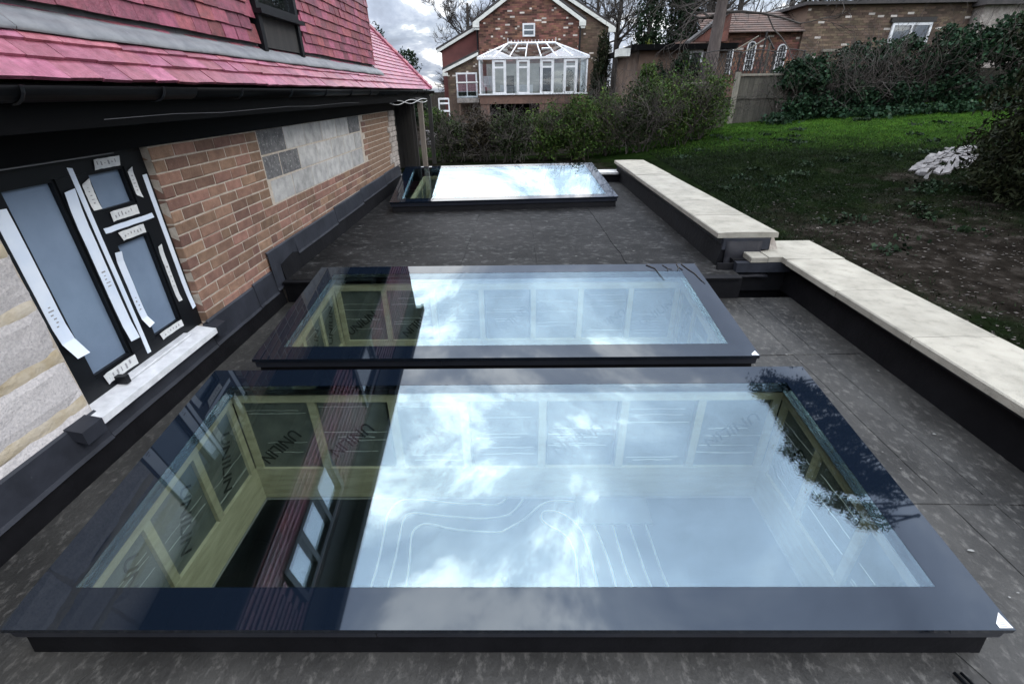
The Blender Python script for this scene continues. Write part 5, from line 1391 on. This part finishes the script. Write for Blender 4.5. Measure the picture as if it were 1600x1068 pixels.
for xc, zt in ((7.72, 3.08), (8.51, 3.19), (9.62, 3.09)):
    r_ = .145; pts = [(xc - r_, zt - .9), (xc - r_, zt - r_)] + [(xc + r_ * math.cos(math.pi - math.pi * i / 10), zt - r_ + r_ * math.sin(math.pi * i / 10)) for i in range(1, 10)] + [(xc + r_, zt - r_), (xc + r_, zt - .9)]
    w_ = rel(MB().tube([(x, 19.95, z) for x, z in pts], .028, 5), rh).build('arched_window', 'upvc', rh)
    rel(MB().poly([(x, 19.975, z) for x, z in pts]), rh).build('pane', 'chair_dark', w_)
    g = MB()
    for dx in (-.05, .05): g.tube([(xc + dx, 19.96, zt - .9), (xc + dx, 19.96, zt - .06)], .007, 4)
    for k in range(5): g.tube([(xc - r_, 19.96, zt - .85 + k * .15), (xc + r_, 19.96, zt - .85 + k * .15)], .006, 4)
    rel(g, rh).build('glazing_bar', 'upvc', w_)
pb = thing('pale_outhouse', 'pale grey building at the top right corner of the view', 'building', (18, 21, 2))
rel(MB().box(15.95, 22, 19.5, 24, 1.5, 4.1), pb).build('wall', 'cement', pb); rel(MB().box(15.8, 22, 19.3, 24, 4.101, 4.3), pb).build('roof', 'slate', pb)
rel(MB().box(17.6, 19.0, 19.44, 19.49, 3.85, 3.92).box(17.6, 17.67, 19.44, 19.49, 3.921, 4.09).box(18.93, 19.0, 19.44, 19.49, 3.921, 4.09), pb).build('window', 'upvc', pb)
# trellis and pergola rails
tr = thing('trellis', 'dark diamond trellis with pale poles in front of the arched windows', 'trellis', (6.8, 16, 1.6))
tm = MB()
for k in range(26):
    x = 5.5 + k * .11
    for s in (-1, 1):
        xa, xb = x, x + s * .75
        t0, t1 = 0.0, 1.0
        tm.tube([(x, 16, 1.95), (x + s * .36, 16, 2.62)], .010, 4)
relb(tm, tr, 'lattice', 'dark_timber')
for x in (5.5, 6.55, 7.55, 8.4): relb(MB().tube([(x, 16.03, 1.3), (x, 16.03, 2.68)], .03, 6), tr, 'post', 'dark_timber')
for k, (x0, x1) in enumerate(((5.5, 6.55), (6.55, 7.55), (7.55, 8.4))): relb(MB().tube([(x0 + (x1 - x0) * i / 8, 16, 2.64 + .06 * math.sin(math.pi * i / 8)) for i in range(9)], .014, 5), tr, 'top_rail', 'dark_timber')
pg = thing('pergola_frame', 'pale tilted pergola rails above the trellis', 'pergola', (7.4, 16.6, 1.6))
relb(MB().tube([(6.85, 16.6, 2.66), (7.50, 16.6, 3.05)], .022, 5), pg, 'rail', 'fence_pale'); relb(MB().tube([(6.75, 17.0, 2.75), (7.40, 17.0, 3.12)], .02, 5), pg, 'rail', 'fence_pale')
relb(MB().tube([(7.50, 16.6, 3.06), (7.75, 16.6, 2.75)], .03, 5), pg, 'rail', 'dark_timber'); relb(MB().tube([(7.45, 16.6, 1.4), (7.45, 16.6, 3.2)], .03, 5), pg, 'post', 'dark_timber')
relb(MB().tube([(7.62, 16.6, 1.4), (7.60, 16.6, 2.9)], .04, 5), pg, 'post', 'fence_wood')

# leaning trunk
lt = thing('bare_tree', 'thick leaning tree trunk in front of the brown brick house', 'tree', (6.02, 17, 1.1), 'bare winter trees behind the houses')
mb = MB().tube([(6.0, 17, .9), (6.06, 17, 1.9), (6.10, 17, 3.0), (6.14, 17, 4.2), (6.2, 17, 5.4), (6.25, 17, 6.8)], [.25, .21, .175, .16, .14, .09], 10); relb(mb, lt, 'trunk', 'bark_pale', True)
mb = MB(); qq = random.Random(5)
for k in range(20):
    z = qq.uniform(3.5, 5.2); a = qq.uniform(0, 6.283); branch(mb, (6.15, 17, z), (math.cos(a), math.sin(a) * .6, qq.uniform(-.1, .4)), qq.uniform(1.3, 2.4), .045, 3, qq, .7, 3, .007, 5, .0, .2)
relb(mb, lt, 'crown', 'bark')
# background trees
bare_tree(-2.9, 34, 6.2, 'bare spreading tree behind the left wing of the brick house', 101, depth=6, r=.22, kids=4, h0=.22)
bare_tree(-1.0, 36, 6.5, 'bare tree rising behind the left slope of the main gable', 102, depth=5, r=.2, kids=3)
bare_tree(5.2, 36, 7.0, 'slim bare tree right of the main gable', 103, depth=5, r=.18, kids=4)
bare_tree(6.4, 35, 7.0, 'second slim bare tree right of the main gable', 104, depth=5, r=.22, kids=4)
bare_tree(9.6, 31, 7, 'bare tree behind the flat outbuilding', 105, depth=5, r=.16, kids=4, h0=.15)
bare_tree(11.8, 30, 7.5, 'bare tree behind the leaning trunk', 106, depth=5, r=.2, kids=4, h0=.15)
bare_tree(14.5, 30, 7.5, 'bare tree above the tiled roof of the brown brick house', 107, depth=5, r=.18, kids=4, h0=.15)
bare_tree(17.5, 29, 7.5, 'bare tree above the middle of the brown brick house', 108, depth=5, r=.18, kids=4, h0=.15)
bare_tree(21.5, 28, 7.5, 'bare tree above the pale grey building', 109, depth=5, r=.18, kids=4, h0=.15)
for k, (x, y, w_, h, m, lab) in enumerate((
        (-6.0, 24, 1.3, 4.1, 'leaf_dark', 'dark evergreen tree left of the brick house, nearest the roof hip'),
        (-4.6, 22, 1.0, 3.0, 'leaf_dark', 'shorter dark evergreen in front of the left wing of the brick house'),
        (-8.2, 27, 1.4, 4.6, 'leaf_dark', 'dark evergreen tree mostly hidden behind the roof hip'),
        (6.9, 29, 1.0, 7.2, 'leaf_dark', 'tall ivy clad tree right of the brick house'),
        (8.7, 30, 1.1, 7.4, 'leaf_dark', 'second tall ivy clad tree right of the brick house'),
        (10.6, 33, 1.5, 7.2, 'leaf_dark', 'broad dark evergreen behind the flat outbuilding'),
        (16.2, 31, 2.0, 8.0, 'leaf_tree', 'dark evergreen above the tiled roof of the brown brick house'),
        (20.0, 31, 2.2, 8.0, 'leaf_tree', 'dark evergreen above the brown brick wall'))):
    z0 = gz(x, y); nb = 4
    bl = [(x + q.uniform(-.3, .3) * w_, y, z0 + h * (.25 + .2 * i), w_ * (1.1 - .16 * i), w_ * (1.1 - .16 * i), h * .2) for i in range(nb)]
    leafy('evergreen_tree', lab, 'tree', x, y, z0, bl, 9500, .14 if y > 26 else .10, m, 4000 + k * 50, 'dark evergreens behind the houses', trunk=(.2, h * .5))
leafy('golden_shrub', 'yellow green shrub glowing between the dark trunks', 'shrub', 6.5, 27, 1.0, [(6.5, 27, 3.2, .45, .4, .7)], 2200, .09, 'leaf_gold', 4600, trunk=(.06, 2.0))
